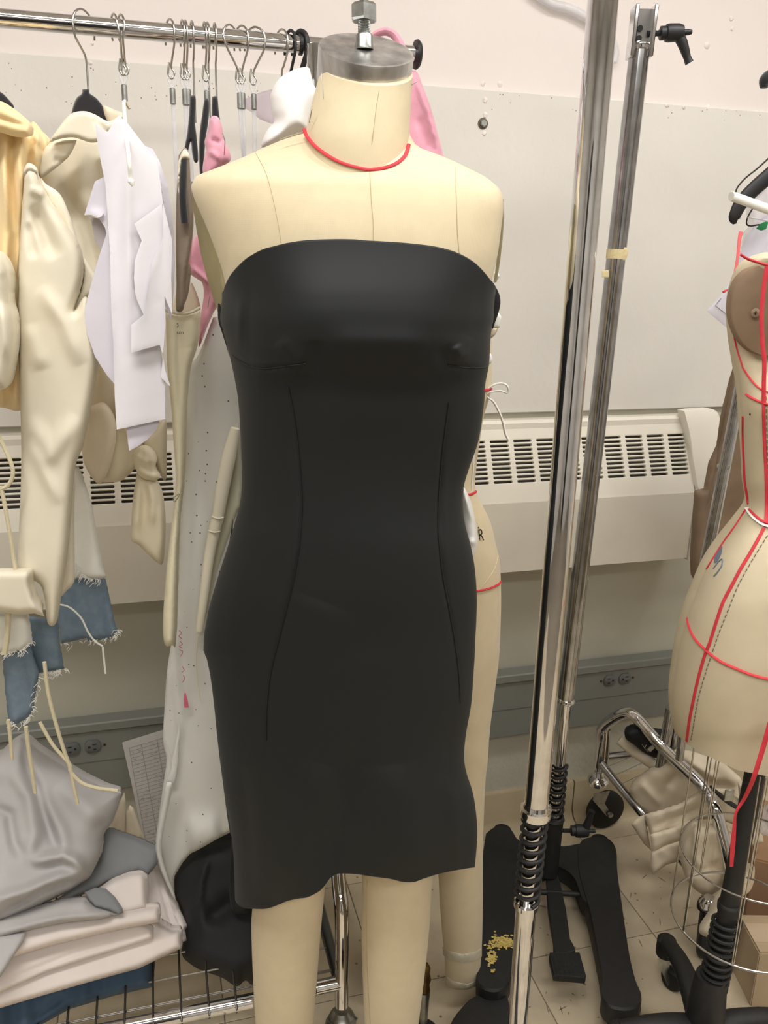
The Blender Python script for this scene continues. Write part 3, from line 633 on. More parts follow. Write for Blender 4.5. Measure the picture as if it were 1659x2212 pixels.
for i in range(9):
    for j in range(7):
        p=fl(1194+j*9+i*1.2,2062+i*5,.0826); v,f=lathe([(.0022,0),(.0012,.001)],p,(0,0,1),5); Fc+=[tuple(q+len(V) for q in t) for t in f]; V+=list(v)
obj('grip_studs',(V,Fc),RUBBER,ped,kind='stuff')
V=[];Fc=[]; rr=random.Random(5)
for i in range(260):
    x=rr.gauss(1086,13) if i<200 else rr.gauss(1063,5); y=rr.gauss(2034,7) if i<200 else rr.gauss(2072,12)
    if y>2055 and x>1075: continue
    p=fl(x,y,z2+.0003+i*.00001); P=[p+np.array([rr.uniform(.5,1.2)*.0035*math.cos(a),rr.uniform(.5,1.2)*.0028*math.sin(a),0]) for a in np.linspace(0,6.28,8)[:-1]]
    v,f=extrude_poly(P,(0,0,.0003)); Fc+=[tuple(q+len(V) for q in t) for t in f]; V+=list(v)
obj('yellow_paint_drips',(V,Fc),YELP,st2,False,kind='stuff',label='spatter of dried yellow paint')
# ---------------- second linen form, mostly behind the dress ----------------
Y3=1.36
f2=thing('dress_form','cream linen form standing behind, its side visible right of the black dress','dress form',fl(1000,2140,0))
rows=[(470,760,960,.04,.04),(500,720,1010,.06,.06),(560,722,1050,.09,.08),(640,732,1058,.10,.08),(720,738,1062,.11,.08),(790,742,1063,.10,.075),(850,752,1060,.095,.07),(900,765,1045,.09,.07),(950,772,1037,.085,.07),(1000,780,1030,.08,.07),(1055,782,1027,.08,.07),(1085,775,1039,.08,.075),(1130,752,1060,.085,.085),(1180,735,1072,.09,.095),(1210,728,1079,.092,.1),(1260,722,1082,.095,.105),(1330,722,1082,.095,.105),(1420,728,1078,.095,.105),(1500,735,1068,.09,.095),(1580,745,1058,.085,.09),(1640,760,1054,.08,.08),(1680,775,1049,.07,.07)]
B2=Body(rows,Y3,2.2); obj('torso',B2.closed(n=100,nv=130),LINEN,f2)
L2,_=pxlimb([(1560,880,1060),(1640,900,1053),(1700,915,1048),(1800,935,1044),(1880,946,1043),(1950,950,1043),(2010,955,1042),(2060,960,1040),(2110,962,1035),(2132,968,1028),(2138,985,1010)],Y3,f2,'leg',LINEN,nv=80)
L2b,_=pxlimb([(1560,745,900),(1700,750,880),(1880,790,885),(1950,790,880),(2060,796,872),(2110,800,870),(2136,812,850)],Y3,f2,'leg',LINEN)
PT=mat('pale_tape',(.86,.83,.74),.8,noise=.1,nscale=60)
for q in([(956,2045),(970,2055),(1000,2062),(1030,2056),(1041,2046),(1041,2066),(1028,2076),(1000,2081),(972,2075),(957,2063)],[(962,2108),(980,2121),(1010,2127),(1037,2116),(1036,2126),(1010,2137),(980,2132),(963,2119)]):
    obj('ankle_band',cloth(q,lambda x,y:L2.Y(x,y)-.001,T=.0015,r=3,step=4,smoothline=False),PT,f2)
obj('waist_tape',tube(B2.on([(1005,1070),(1013,1069),(1020,1067),(1028,1062)],.001),.0022,8),REDT,f2)
obj('bust_tape',tube(B2.on([(1035,842),(1046,843),(1056,842),(1061,840)],.001),.0022,8),REDT,f2)
obj('hip_tape',tube(B2.on([(1015,1277),(1035,1276),(1060,1270),(1076,1262),(1081,1256)],.001),.0026,8,flat=.6),REDT,f2)
obj('seam',tube(B2.on([(1032,1278),(1055,1250),(1070,1225),(1076,1200)],.0008),.0008,6),LINEN,f2)
obj('print_mark',tube([B2.on([(1033,1139),(1035,1141)],.001,0)[i] for i in(0,1)],.0009,6),INK,f2)
pr=B2.on([(1040,1168),(1041,1168)],.0015,0)[0]; text('printed_letter','R',.030,pr,(math.radians(90),math.radians(-8),math.radians(14)),INK,f2)
# white ribbon pieces
rib=thing('white_ribbon_bow','thin white ribbon bow with long tail at the rear form','ribbon',at(1044,850,Y3-.01))
yb=Y3-.03
obj('knot',tube([at(1038,852,yb),at(1050,845,yb-.002)],[.004,.006],12),WHITE,rib)
obj('loop',tube([at(x,y,yb) for x,y in[(1046,848),(1058,836),(1073,829),(1085,828),(1095,833),(1098,843),(1094,848),(1080,844),(1062,846),(1048,850)]],.0042,8,5,flat=.4),WHITE,rib)
obj('tail',tube([at(x,y,yb) for x,y in[(1046,851),(1056,860),(1066,868),(1078,890),(1087,915),(1091,935),(1098,950)]],[.003,.0050,.0050,.0055],8,5,flat=.4),WHITE,rib)
obj('tail',tube([at(x,y,yb) for x,y in[(1042,854),(1034,870),(1028,900),(1024,940),(1022,1000),(1018,1060),(1020,1080)]],.0050,8,5,flat=.4),WHITE,rib)
for i,(o,lab) in enumerate([([(1066,588),(1073,586),(1078,592),(1079,598),(1074,605),(1068,610)],'topmost small white ruffle peeping from behind the form shoulder'),([(1072,678),(1076,675),(1083,685),(1082,695),(1078,708),(1064,706),(1066,690)],'second white ruffle down, beside the dress armhole edge'),([(1062,707),(1076,706),(1073,718),(1066,727),(1058,730)],'beige ruffle end just under the white ruffle by the dress'),([(1056,762),(1061,765),(1064,775),(1062,783),(1056,790),(1052,800),(1050,780)],'lowest white ruffle at the dress edge above the bow')]):
    cl('white_ruffle',o,Y3-.05,WHITE if i!=2 else MUSLIN,None,lab,'ruffle','ruffles beside the rear form',T=.008,r=5,step=3)
cl('white_satin_drape',[(998,1045),(1008,1062),(1018,1085),(1026,1120),(1032,1160),(1030,1185),(1022,1205),(1015,1215),(1005,1190),(995,1120)],Y3-.10,mat('white_satin',(.95,.95,.94),.35,sheen=.2),None,'shiny white satin drape bulging from behind the dress waist at right','drape',T=.02,r=14,step=4,creases=[([(1005,1070),(1022,1130)],.004,5),([(1010,1172),(1030,1170)],.006,6)])
# ---------------- right form with wire cage ----------------
Y4=1.30
f3=thing('dress_form','tan linen half form with red tape lines and wire cage at right edge','dress form',fl(1530,2330,0))
rows=[(545,1655,1835,.05,.05),(556,1622,1845,.07,.07),(575,1602,1850,.06,.08),(600,1590,1852,.05,.085),(640,1580,1852,.05,.09),(680,1578,1850,.05,.09),(730,1582,1845,.048,.09),(780,1590,1840,.052,.09),(830,1598,1835,.075,.085),(880,1602,1830,.10,.08),(938,1606,1825,.095,.08),(1000,1609,1820,.09,.075),(1040,1611,1815,.09,.075),(1091,1616,1812,.09,.075),(1135,1588,1822,.10,.085),(1176,1559,1832,.115,.10),(1229,1526,1845,.13,.115),(1294,1500,1858,.145,.13),(1335,1485,1864,.15,.135),(1394,1469,1868,.155,.14),(1453,1459,1870,.16,.14),(1500,1453,1868,.16,.14),(1541,1453,1862,.158,.138),(1581,1460,1852,.155,.13),(1612,1468,1840,.15,.13)]
B3=Body(rows,Y4,2.1)
bot3=lambda x,front: np.where(front,np.interp(x,[1462,1482,1522,1594,1659,1760,1850],[1583,1606,1630,1664,1677,1670,1612]),1590.)
rows2=rows+[(1700,1470,1838,.145,.125)]
B3=Body(rows2,Y4,2.1); bd=B3.mesh(None,bot3,n=130,nv=170); n_=130; m_=len(bd[0])//n_
obj('torso',(bd[0],bd[1]+[tuple(range(n_)),tuple((m_-1)*n_+j for j in range(n_))[::-1]]),LINEN2,f3)
pl=[(1659,570),(1645,571),(1625,577),(1606,590),(1592,608),(1582,635),(1579,662),(1580,685),(1586,708),(1597,732),(1612,750),(1630,763),(1650,770),(1670,770),(1690,760),(1710,735),(1722,700),(1724,660),(1715,620),(1700,590),(1680,573)]
P=smooth_path(np.array(pl+pl[:1],dtype=float),3)[:-1]; P3=atv(P[:,0],P[:,1],B3.Y(P[:,0],P[:,1])-.002)
c=P3.mean(0); Yp=np.interp(P3[:,0],[P3[:,0].min(),P3[:,0].max()],[Y4-.036,Y4-.075]); P3=atv(P[:,0],P[:,1],Yp)
obj('arm_plate',extrude_poly(P3,(.0,.02,0),.002),PLATE2,f3)
sc_=at(1632,676,np.interp(1632,[1579,1724],[Y4-.036,Y4-.075])-.001)
obj('plate_screw',lathe([(.0065,0),(.0065,.0015),(.005,.0025)],sc_,(-.3,-1,0),20),PLATE2,f3)
obj('plate_screw_slot',box(sc_+np.array([-.0008,-.0026,0]),(.006,.001,.0012)),INK,f3,False); obj('plate_screw_slot',box(sc_+np.array([-.0008,-.0026,0]),(.0012,.001,.006)),INK,f3,False)
def tape3(pts,r=.0026,off=.0014,name='body_tape',k=6,m=REDT): return obj(name,tube(B3.on(pts,off,k),r,8,flat=.55),m,f3)
tape3([(1650,1140),(1640,1160),(1620,1195),(1600,1228),(1582,1262),(1562,1300),(1548,1340),(1533,1388),(1524,1410),(1512,1450),(1500,1500),(1490,1550),(1485,1585),(1483,1601)])
tape3([(1485,1335),(1488,1352),(1500,1378),(1524,1404),(1555,1428),(1590,1444),(1625,1458),(1665,1468),(1720,1476)])
tape3([(1612,852),(1625,860),(1645,869),(1672,876),(1720,880)])
tape3([(1603,792),(1618,815),(1640,838),(1665,848),(1700,850)],.0018)
tape3([(1650,850),(1650,900),(1652,960),(1655,1020),(1656,1080),(1655,1138)])
tape3([(1618,1100),(1628,1111),(1642,1122),(1655,1128),(1690,1135)],.0026,.003)
o=tube(B3.on([(1616,1098),(1626,1112),(1640,1125),(1656,1134),(1690,1141)],.0004),.0055,10,flat=.3); obj('waist_band',o,WHITE,f3)
tape3([(1606,900),(1606,950),(1608,1000),(1610,1040),(1617,1088)],.0028,.0004)
tape3([(1614,1096),(1590,1135),(1560,1177),(1527,1230)],.0024,.0004)
tape3([(1583,690),(1585,720),(1592,755),(1603,790)],.0012,.002)
# tapes across the arm plate
obj('body_tape',tube([at(x,y,Y4-.105) for x,y in[(1657,575),(1650,620),(1645,680),(1647,740),(1651,780),(1650,830),(1650,870)]],.0032,8,6,flat=.5),REDT,f3)
obj('neck_tape',tube([at(x,y,Y4-.085) for x,y in[(1600,550),(1615,559),(1635,566),(1659,573),(1700,578)]],.0032,8,6,flat=.6),REDT,f3)
# stitched seam beside the red princess line
def dashes(pts,n,name):
    P=B3.on(pts,.0008,12); s=np.concatenate([[0],np.cumsum(np.linalg.norm(np.diff(P,axis=0),axis=1))]); V=[];Fc=[]
    for i in range(n):
        a=(i+.15)/n*s[-1]; b=(i+.75)/n*s[-1]; q=[np.array([np.interp(t,s,P[:,k]) for k in range(3)]) for t in(a,(a+b)/2,b)]
        v,f=tube(q,.0008,5); Fc+=[tuple(j+len(V) for j in t) for t in f]; V+=list(v)
    obj(name,(V,Fc),mat('stitch_grey',(.45,.43,.37),.8),f3,kind='stuff')
dashes([(1659,1155),(1640,1185),(1612,1232),(1590,1275),(1570,1325),(1552,1370),(1535,1420),(1522,1460),(1508,1510),(1499,1560),(1492,1600)],46,'stitching')
dashes([(1655,855),(1657,940),(1659,1050),(1662,1120)],20,'stitching')
obj('ink_mark',tube(B3.on([(1541,1228),(1552,1214),(1560,1208),(1559,1222),(1550,1236),(1542,1245)],.001),.0012,6),mat('blue_grey_ink',(.42,.48,.55),.8),f3)
obj('ink_mark',cloth([(1543,1205),(1552,1188),(1560,1180),(1558,1196),(1550,1212),(1543,1216)],lambda x,y:B3.Y(x,y)-.0012,T=.0004,r=3,step=3),mat('blue_grey_ink',(.42,.48,.55),.8),f3)
obj('pin_hole',lathe([(.002,0),(.001,.0008)],B3.on([(1621,895),(1622,895)],.0,0)[0],(0,-1,0),8),INK,f3)
# underside pole, spring, base
pt=at(1640,1600,Y4-.03); pb=at(1520,2330,Y4-.10); Yp4=1.22
pa=at(1627,1690,Yp4); pbm=at(1573,1965,Yp4); dp=(pa-pbm)/np.linalg.norm(pa-pbm)
obj('pole',tube([pbm-dp*.3,pa+dp*.14],.0165,32),BLKMET,f3)
obj('pole_collar',lathe([(.0165,0),(.0215,.003),(.0225,.014),(.0215,.018),(.0165,.022)],at(1577,1965,Yp4)-dp*.005,dp,32),BLKMET,f3)
q1=at(1571,1985,Yp4); q2=at(1538,2140,Yp4)
obj('spring',coil(q1,q2,.0225,.0036,11),BLKMET,f3)
g=at(1530,2150,Yp4); g=np.array([g[0],g[1],0]); 
obj('hub',lathe([(.030,.03),(.034,.04),(.034,.13),(.028,.20),(.026,.21)],g,(0,0,1),32),BLKMET,f3)
for (x,y,tx_) in((1440,2035,'a'),(1340,2225,'b'),(1720,2200,'c'),(1560,2420,'d')):
    e_=fl(x,y,.105); h_=g+np.array([0,0,.09]); mid=(e_+h_)/2+np.array([0,0,.012]); 
    if tx_=='a': mid=fl(1478,2095,.118)
    lg=obj('base_leg',tube([h_,mid,e_],[.026,.019,.018],20,8,flat=.8),BLKMET,f3)
    obj('leg_cap',lathe([(.0185,-.03),(.0195,-.02),(.019,.006),(.014,.011),(.004,.012)],e_,(0,0,1),24),BLKMET,f3)
    w=np.array([e_[0]+.018,e_[1]-.012,.024]); cs=obj('caster',lathe([(.008,-.011),(.020,-.011),(.024,-.006),(.024,.006),(.020,.011),(.008,.011)],w,(.75,.66,0),28),RUBBER,f3)
    for s in(-1,1):
        sd=np.array([.75,.66,0])*s*.014; pp=[e_+sd+np.array([-.012,-.008,-.028]),e_+sd+np.array([.012,.008,-.028]),w+sd+np.array([.010,.006,-.004]),w+sd+np.array([-.004,-.004,-.006])]
        obj('caster_fork',extrude_poly(np.array(pp),np.array([.75,.66,0])*.0015),ZINC,cs,False)
# cage
cc=at(1603,1985,1.25); Rg=.122; z2r=cc[2]; z1r=z2r+.135
ring=lambda z,R,r=.0018:[np.array([cc[0]+R*math.cos(a),cc[1]+R*math.sin(a),z]) for a in np.linspace(0,2*math.pi,49)[:-1]]
cg=obj('wire_cage',tube(ring(z2r,Rg),.0021,8,closed=True),STEEL,f3)
obj('cage_ring',tube(ring(z1r,Rg*.985),.0017,8,closed=True),STEEL,cg)
for k in range(8):
    a=2*math.pi*(k+.35)/8
    for s in(-.035,.035):
        q=[np.array([cc[0]+Rg*math.cos(a+s*.3),cc[1]+Rg*math.sin(a+s*.3),z2r+.001]),np.array([cc[0]+Rg*.97*math.cos(a+s),cc[1]+Rg*.97*math.sin(a+s),z2r+.36])]
        if q[1][1]>Y4+.1 and False: continue
        obj('cage_wire',tube(q,.0013,6),STEEL,cg)
o=obj('hanging_red_tape',tube([at(x,y,1.125 if y<1700 else 1.16) for x,y in[(1664,1560),(1650,1610),(1628,1680),(1608,1725),(1590,1755),(1586,1790),(1582,1840),(1580,1872)]],[.0042,.0042,.0036,.0022,.0042,.0030],8,6,flat=.3),REDT); tag(o,'loose red tape tail hanging from the tan form down into the wire cage','tape')
# ---------------- garment rack at left ----------------
RO_=.30
rk=thing('garment_rack','long chrome garment rack along the wall behind the forms with hangers and wire base shelf','garment rack',fl(757,2175,0))
ra=wl(-260,42-.078*260-2,RO_+.02); rb=wl(893,121,RO_+.02); zr=.5*(wl(0,42,RO_+.02)[2]+wl(690,97,RO_+.02)[2]); VR=WD-RO_-.02
uA=-1.6; uB=rb@CU
obj('rail',tube([uvz(uA,VR,zr),uvz(uB,VR,zr)],.0128,32),CHROME,rk)
obj('rail_end_cap',lathe([(.012,0),(.021,.002),(.022,.006),(.019,.010),(.008,.012)],uvz(uB,VR,zr),CU,28),BLKPL,rk)
obj('rail_stop',lathe([(.0128,0),(.0155,.001),(.0155,.006),(.0128,.007)],uvz(wl(640,93,RO_)@CU,VR,zr),CU,24),BLKPL,rk)
RY=lambda px: (lambda t: uvz(t@CU,VR,0)[1])(wl(px,60,RO_+.02))   # rail distance at a column
ZB=.20; fb=fl(600,2150,ZB); vF=(fb@CV); vB=vF+.42
e0=fl(735,2128,ZB)@CU
obj('base_tube',tube([uvz(uA,vF,ZB),uvz(e0,vF,ZB)],.0125,24),CHROME,rk); obj('base_tube',tube([uvz(uA,vB,ZB),uvz(e0,vB,ZB)],.0125,24),CHROME,rk)
for k in range(9): 
    v=vF-.03+k*.055 if k else vF+.028
    obj('shelf_wire',tube([uvz(uA,v,ZB+.004),uvz(e0-.0,v,ZB+.004)],.0016,8),STEEL,rk)
for k in range(30):
    u=e0-.045-k*.046; obj('shelf_wire',tube([uvz(u,vF-.004,ZB-.014),uvz(u,vF-.014,ZB+.004),uvz(u,vF,ZB+.0135),uvz(u,vB,ZB+.0135)],.0019,8),mat('dark_wire',(.30,.29,.28),.35,.9),rk)
for v,s in((vF,1),(vB,-1)):
    lo=uvz(e0+.0,v,.155)
    obj('end_tube',tube([uvz(e0+.004,v,.150),uvz(e0+.004,v,.34),uvz(e0+.004,v+s*.03,.40),uvz(e0+.004,v+s*.105,.62),uvz(e0+.004,v+s*.13,.66)],.0128,20,6),CHROME,rk)
    obj('stem_collar',lathe([(.013,0),(.021,.002),(.022,.008),(.018,.012),(.013,.02)],uvz(e0+.004,v,.118),(0,0,1),28),ZINC,rk)
    w=uvz(e0-.02,v-.02,.052); cs=obj('caster',lathe([(.012,-.014),(.044,-.014),(.052,-.008),(.052,.008),(.044,.014),(.012,.014)],w,CV*.6+CU*.8,36),RUBBER,rk)
    for q in(-1,1):
        sd=(CV*.6+CU*.8)*q*.018; tp_=uvz(e0+.004,v,.118); al=(CU*.6-CV*.8)
        obj('caster_fork',extrude_poly(np.array([tp_+sd+al*.022,tp_+sd-al*.022,w+sd-al*.012,w+sd+al*.010]),(CV*.6+CU*.8)*.002),ZINC,cs,False)
    obj('caster_plate',lathe([(.026,0),(.027,.004),(.02,.008)],uvz(e0+.004,v,.110),(0,0,1),28),ZINC,rk)
obj('end_crossbar',tube([uvz(e0+.004,vF+.13,.655),uvz(e0+.004,vB-.13,.655)],.0125,20),CHROME,rk)
obj('upright',tube([uvz(e0+.004,(vF+vB)/2,.655),uvz(e0+.004,(vF+vB)/2,zr-.012)],.0125,24),CHROME,rk)
obj('end_crossbar',tube([uvz(e0,vF,ZB),uvz(e0,vB,ZB)],.011,20),mat('dark_steel_tube',(.45,.46,.46),.3,.9),rk)
# hooks -------------------------------------------------------------
def hookpath(px,drop,tw,Rh=.0185,zoff=0):
    """wire hook riding on the rail: back tip, over the top, down the front and back to a stem"""
    c=uvz(wl(px,60,RO_+.02)@CU,VR,zr+zoff); A=-CV*math.cos(tw)+CU*math.sin(tw)
    pts=[(-.016,-.012),(-.0165,.0),(-.012,.011),(0,.0165),(.012,.011),(.0165,0),(.0150,-.014),(.006,-.032),(.0,-.046),(0,-.05-drop)]
    return [c+A*a*Rh/.0165+np.array([0,0,b*(Rh/.0165 if b>-.02 else 1)]) for a,b in pts]
def velvet_hanger(px,tw,label,out,dY=.0,group='black velvet hangers',drop=.035,Rh=.0185):
    c=uvz(wl(px,60,RO_+.02)@CU,VR,zr); t=thing('clothes_hanger',label,'hanger',c,group)
    P=hookpath(px,drop,tw,Rh); obj('hook',tube(P,.0016,10,5),STEEL,t)
    if out: cl('body',out,RY(px)-dY,VELVET,t,T=.005,r=6,step=4)
    return t
def pattern_hook(px,tw,label,cord,swing=.0,mat_c=CLEAR,double=False):
    c=uvz(wl(px,60,RO_+.02)@CU,VR,zr); t=thing('pattern_hook',label,'hook',c,'wire pattern hooks with cords')
    P=hookpath(px,.0,tw); P=[p+CU*swing*max(0,-(p[2]-zr))/.05 for p in P]; P=P[:-1]
    e=P[-1]; P+= [e+np.array([0,0,-.008])+CU*.004,e+np.array([0,0,-.016]),e+np.array([0,0,-.010])-CU*.005,e+np.array([0,0,.006])-CU*.003]
    obj('hook',tube(P,.0016,10,5),STEEL,t)
    if double: obj('hook',tube([p+CU*.010*(1 if i<6 else .4) for i,p in enumerate(P)],.0016,10,5),STEEL,t)
    f0=e+np.array([0,0,-.018]); obj('cord_eye',tube([f0+np.array([0,0,-.012]),f0+CU*.005,f0+np.array([0,0,.006]),f0-CU*.005,f0+np.array([0,0,-.012])],.0016,8,4),CLEAR,t)
    obj('ferrule',lathe([(.0035,0),(.0045,.001),(.0045,.022),(.0035,.023)],f0-np.array([0,0,.034]),(0,0,1),16),ZINC,t)
    g=f0-np.array([0,0,.034]); obj('cord',tube([g,g+np.array([0,0,-cord*.5])+CU*swing*.3,g+np.array([0,0,-cord])+CU*swing*.6],.0034,10,4,flat=.6),mat_c,t)
    return t,g
velvet_hanger(181,math.radians(-40),'black velvet hanger with tall steel hook holding the cream coat',[(178,193),(191,193),(194,202),(208,212),(222,230),(232,255),(242,280),(228,272),(208,262),(195,256),(180,256),(168,262),(154,254),(157,232),(165,212),(176,203)],.02,drop=.038,Rh=.021)
velvet_hanger(-40,math.radians(40),'black velvet hanger at the left frame edge holding the yellow blouse',[(-60,188),(-30,186),(0,198),(16,212),(30,232),(10,240),(-30,225),(-70,230)],.03,drop=.035)
th,g=pattern_hook(246,math.radians(18),'double wire pattern hook with white cord holding the white paper patterns',.01,.010,CORD,True)
obj('cord',tube([g,at(268,230,RY(260)-.14),at(277,330,RY(260)-.268),at(283,388,RY(260)-.275)],.0026,10,5),WHITE,th)
obj('toggle',tube([at(280,384,RY(260)-.275),at(284,392,RY(260)-.276),at(288,402,RY(260)-.275)],[.002,.006,.003],12,3,flat=.5),WHITE,th)
for px,tw,cord,sw,lab in [(366,20,.30,-.0,'wire pattern hook with clear cord, first right of the papers'),(393,8,.12,0,'narrow wire pattern hook, left one of the close pair'),(400,6,.14,.0,'narrow wire pattern hook, right one of the close pair'),(441,5,.16,0,'wire pattern hook between the two thin black hangers'),(498,-42,.14,.012,'wire pattern hook whose stem slants right, above the pink garment'),(520,30,.17,0,'wire pattern hook, second from the right of the clear cord row'),(550,50,.17,-.004,'rightmost wire pattern hook of the clear cord row')]:
    pattern_hook(px,math.radians(tw),lab,cord,sw)
velvet_hanger(414,math.radians(5),'thin black hanger seen edge-on above the beige strip, left of the pink garment',[(410,207),(421,207),(423,225),(421,262),(425,300),(428,345),(420,350),(415,332),(412,305),(405,328),(398,324),(404,290),(408,250)],.06,drop=.072)
velvet_hanger(447,math.radians(6),'black hanger seen edge-on directly left of the pink garment',[(441,215),(448,213),(452,225),(450,262),(444,300),(441,345),(440,380),(432,378),(430,330),(431,290),(436,250)],.06,drop=.078)
velvet_hanger(463,math.radians(3),'black hanger carrying the pink garment',[(458,209),(469,209),(472,235),(475,264),(466,270),(459,262),(457,230)],.05,drop=.074)
velvet_hanger(607,math.radians(25),'steel hook hanger holding the puffy white top left of the neck',None,drop=.06)
for px,tw,lab in((626,18,'thin black wire hook left of the thick black hook'),(648,28,'thick black plastic hook just left of the metal neck cap')):
    P=hookpath(px,.03,math.radians(tw),.018); o=obj('black_hook',tube(P,.0024 if px==626 else .0042,10,5),BLKPL); tag(o,lab,'hook','black hooks near the neck cap')
# ---------------- garments ----------------
yr=lambda px,d=0: RY(px)-d
blouse=thing('yellow_blouse','sheer yellow gathered blouse hanging at the left edge of the frame','blouse',at(20,900,yr(20,.12)))
cl('body',[(-120,330),(-80,262),(-10,250),(40,255),(90,285),(105,330),(80,420),(60,520),(52,640),(60,760),(62,860),(40,888),(0,880),(-60,890),(-120,900)],yr(20,.08),YELLOW,blouse,T=.07,r=60,fold=.010,fsx=11,fsy=400,seed=4,creases=[([(30,300),(60,480),(35,600)],.012,10),([(0,320),(22,500),(5,700)],.014,9),([(65,300),(95,330)],-.01,8)])
cl('collar',[(-100,235),(-30,222),(0,218),(30,235),(62,262),(68,280),(60,295),(30,295),(-10,285),(-100,290)],yr(20,.17),YELLOW,blouse,T=.022,r=22,step=5,creases=[([(-20,250),(62,275)],-.006,6)])
cl('shoulder_flap',[(62,280),(72,262),(95,290),(105,310),(100,335),(85,345),(75,320)],yr(20,.10),YELLOW,blouse,T=.01,r=10,step=5)
cl('sleeve',[(-60,520),(-10,540),(12,570),(20,610),(18,650),(28,690),(27,760),(14,830),(0,842),(-60,845)],yr(20,.20),CREAM,blouse,T=.045,r=26,step=6,creases=[([(8,590),(18,640)],-.008,8),([(0,650),(20,780)],.008,12)])
coat=thing('cream_coat','unfinished cream cotton coat with wide collar and long empty sleeve on black hanger','coat',at(140,1345,yr(150,.10)))
cl('body',[(60,375),(100,320),(150,285),(215,290),(245,320),(262,400),(262,600),(250,700),(225,760),(185,700),(150,640),(100,560),(70,480)],yr(150,.08),CREAM,coat,T=.02,r=26,fold=.005,seed=5,creases=[([(120,400),(180,480),(215,600)],-.02,20),([(225,330),(235,430)],.012,14)])
cl('yoke',[(58,372),(80,345),(108,310),(160,302),(163,310),(150,335),(130,355),(100,378),(88,384),(80,372),(70,368)],yr(150,.135),CREAM,coat,T=.008,r=8,step=5,creases=[([(115,345),(145,350)],-.006,8)])
cl('collar',[(105,308),(120,285),(150,248),(180,240),(205,247),(235,262),(262,248),(264,262),(240,285),(222,302),(196,308),(160,297),(130,300)],yr(170,.155),CREAM,coat,T=.010,r=9,step=5,creases=[([(205,250),(235,300)],-.006,8)])
cl('collar',[(222,226),(250,238),(266,245),(264,262),(242,283),(232,262),(225,245)],yr(230,.05),MUSLIN,coat,T=.008,r=10,step=5)
cl('front_facing',[(88,384),(100,398),(130,420),(152,470),(175,540),(205,590),(213,608),(205,640),(188,640),(160,680),(155,672),(178,610),(176,560),(150,510),(115,450),(92,405)],yr(150,.165),CREAM,coat,T=.008,r=8,step=5)
cl('sleeve',[(52,368),(70,364),(82,380),(95,410),(130,465),(165,520),(178,560),(176,610),(160,670),(185,640),(205,700),(212,768),(204,830),(190,905),(178,965),(160,1015),(152,1100),(143,1200),(130,1290),(121,1346),(103,1346),(97,1295),(85,1262),(52,1245),(38,1235),(42,1120),(46,1000),(44,880),(38,700),(39,600),(46,470)],yr(110,.17),CREAM,coat,T=.022,r=24,fold=.003,seed=9,fsx=25,fsy=120,creases=[([(62,410),(88,420),(92,405)],.010,7),([(70,440),(120,560)],-.014,16),([(60,480),(75,560)],-.008,10),([(85,620),(140,700),(175,790)],.010,18),([(60,900),(110,980),(170,900)],.010,22),([(60,950),(130,1090)],.007,14),([(60,700),(90,800)],.008,20)])
cl('epaulette',[(50,368),(60,352),(75,358),(82,372),(82,388),(76,374),(60,370),(52,384)],yr(110,.215),CREAM,coat,T=.006,r=5,step=4)
cl('tail',[(120,1060),(158,1020),(160,1120),(161,1240),(157,1262),(145,1275),(126,1285),(120,1200)],yr(110,.13),CREAM,coat,T=.01,r=10,step=6)
muslin=thing('muslin_blouse','sheer yellowish muslin top with rounded sleeve end hanging behind the coat','top',at(240,1045,yr(240,.02)))
cl('body',[(205,740),(255,830),(290,900),(320,960),(300,1000),(268,1035),(238,1042),(205,1035),(180,980),(185,880),(200,800)],yr(240,.02),PEACH,muslin,T=.02,r=20,fold=.006,seed=3,creases=[([(250,850),(280,950)],.01,9)])
cl('sleeve',[(190,880),(225,870),(248,905),(250,950),(240,1000),(228,1030),(217,1045),(205,1040),(188,1015),(178,985),(180,930)],yr(240,.055),MUSLIN,muslin,T=.018,r=22,step=6)
scarf=thing('knotted_scarf','peach chiffon scarf with a twisted knot hanging below the paper patterns','scarf',at(320,1216,yr(320,.06)))
cl('upper',[(300,940),(330,930),(358,905),(360,990),(357,1040),(338,1010),(322,985)],yr(320,.05),PEACH,scarf,T=.015,r=14,step=5,fold=.004,seed=5)
cl('knot',[(284,985),(296,968),(312,962),(330,975),(338,995),(334,1012),(345,1030),(335,1038),(312,1035),(296,1020)],yr(320,.085),PEACH,scarf,T=.028,r=22,step=4,creases=[([(290,985),(330,1000)],.008,5),([(300,1005),(335,1025)],-.006,5),([(312,968),(300,1015)],-.005,4)])
cl('tail',[(296,1020),(318,1030),(336,1034),(350,1062),(357,1110),(357,1160),(352,1216),(338,1214),(318,1196),(300,1178),(283,1165),(284,1120),(288,1070)],yr(320,.07),PEACH,scarf,T=.016,r=16,step=6,fold=.004,seed=8,creases=[([(318,1032),(330,1080),(328,1135)],.012,7),([(300,1050),(292,1150)],.008,9),([(345,1080),(350,1200)],.006,7)])
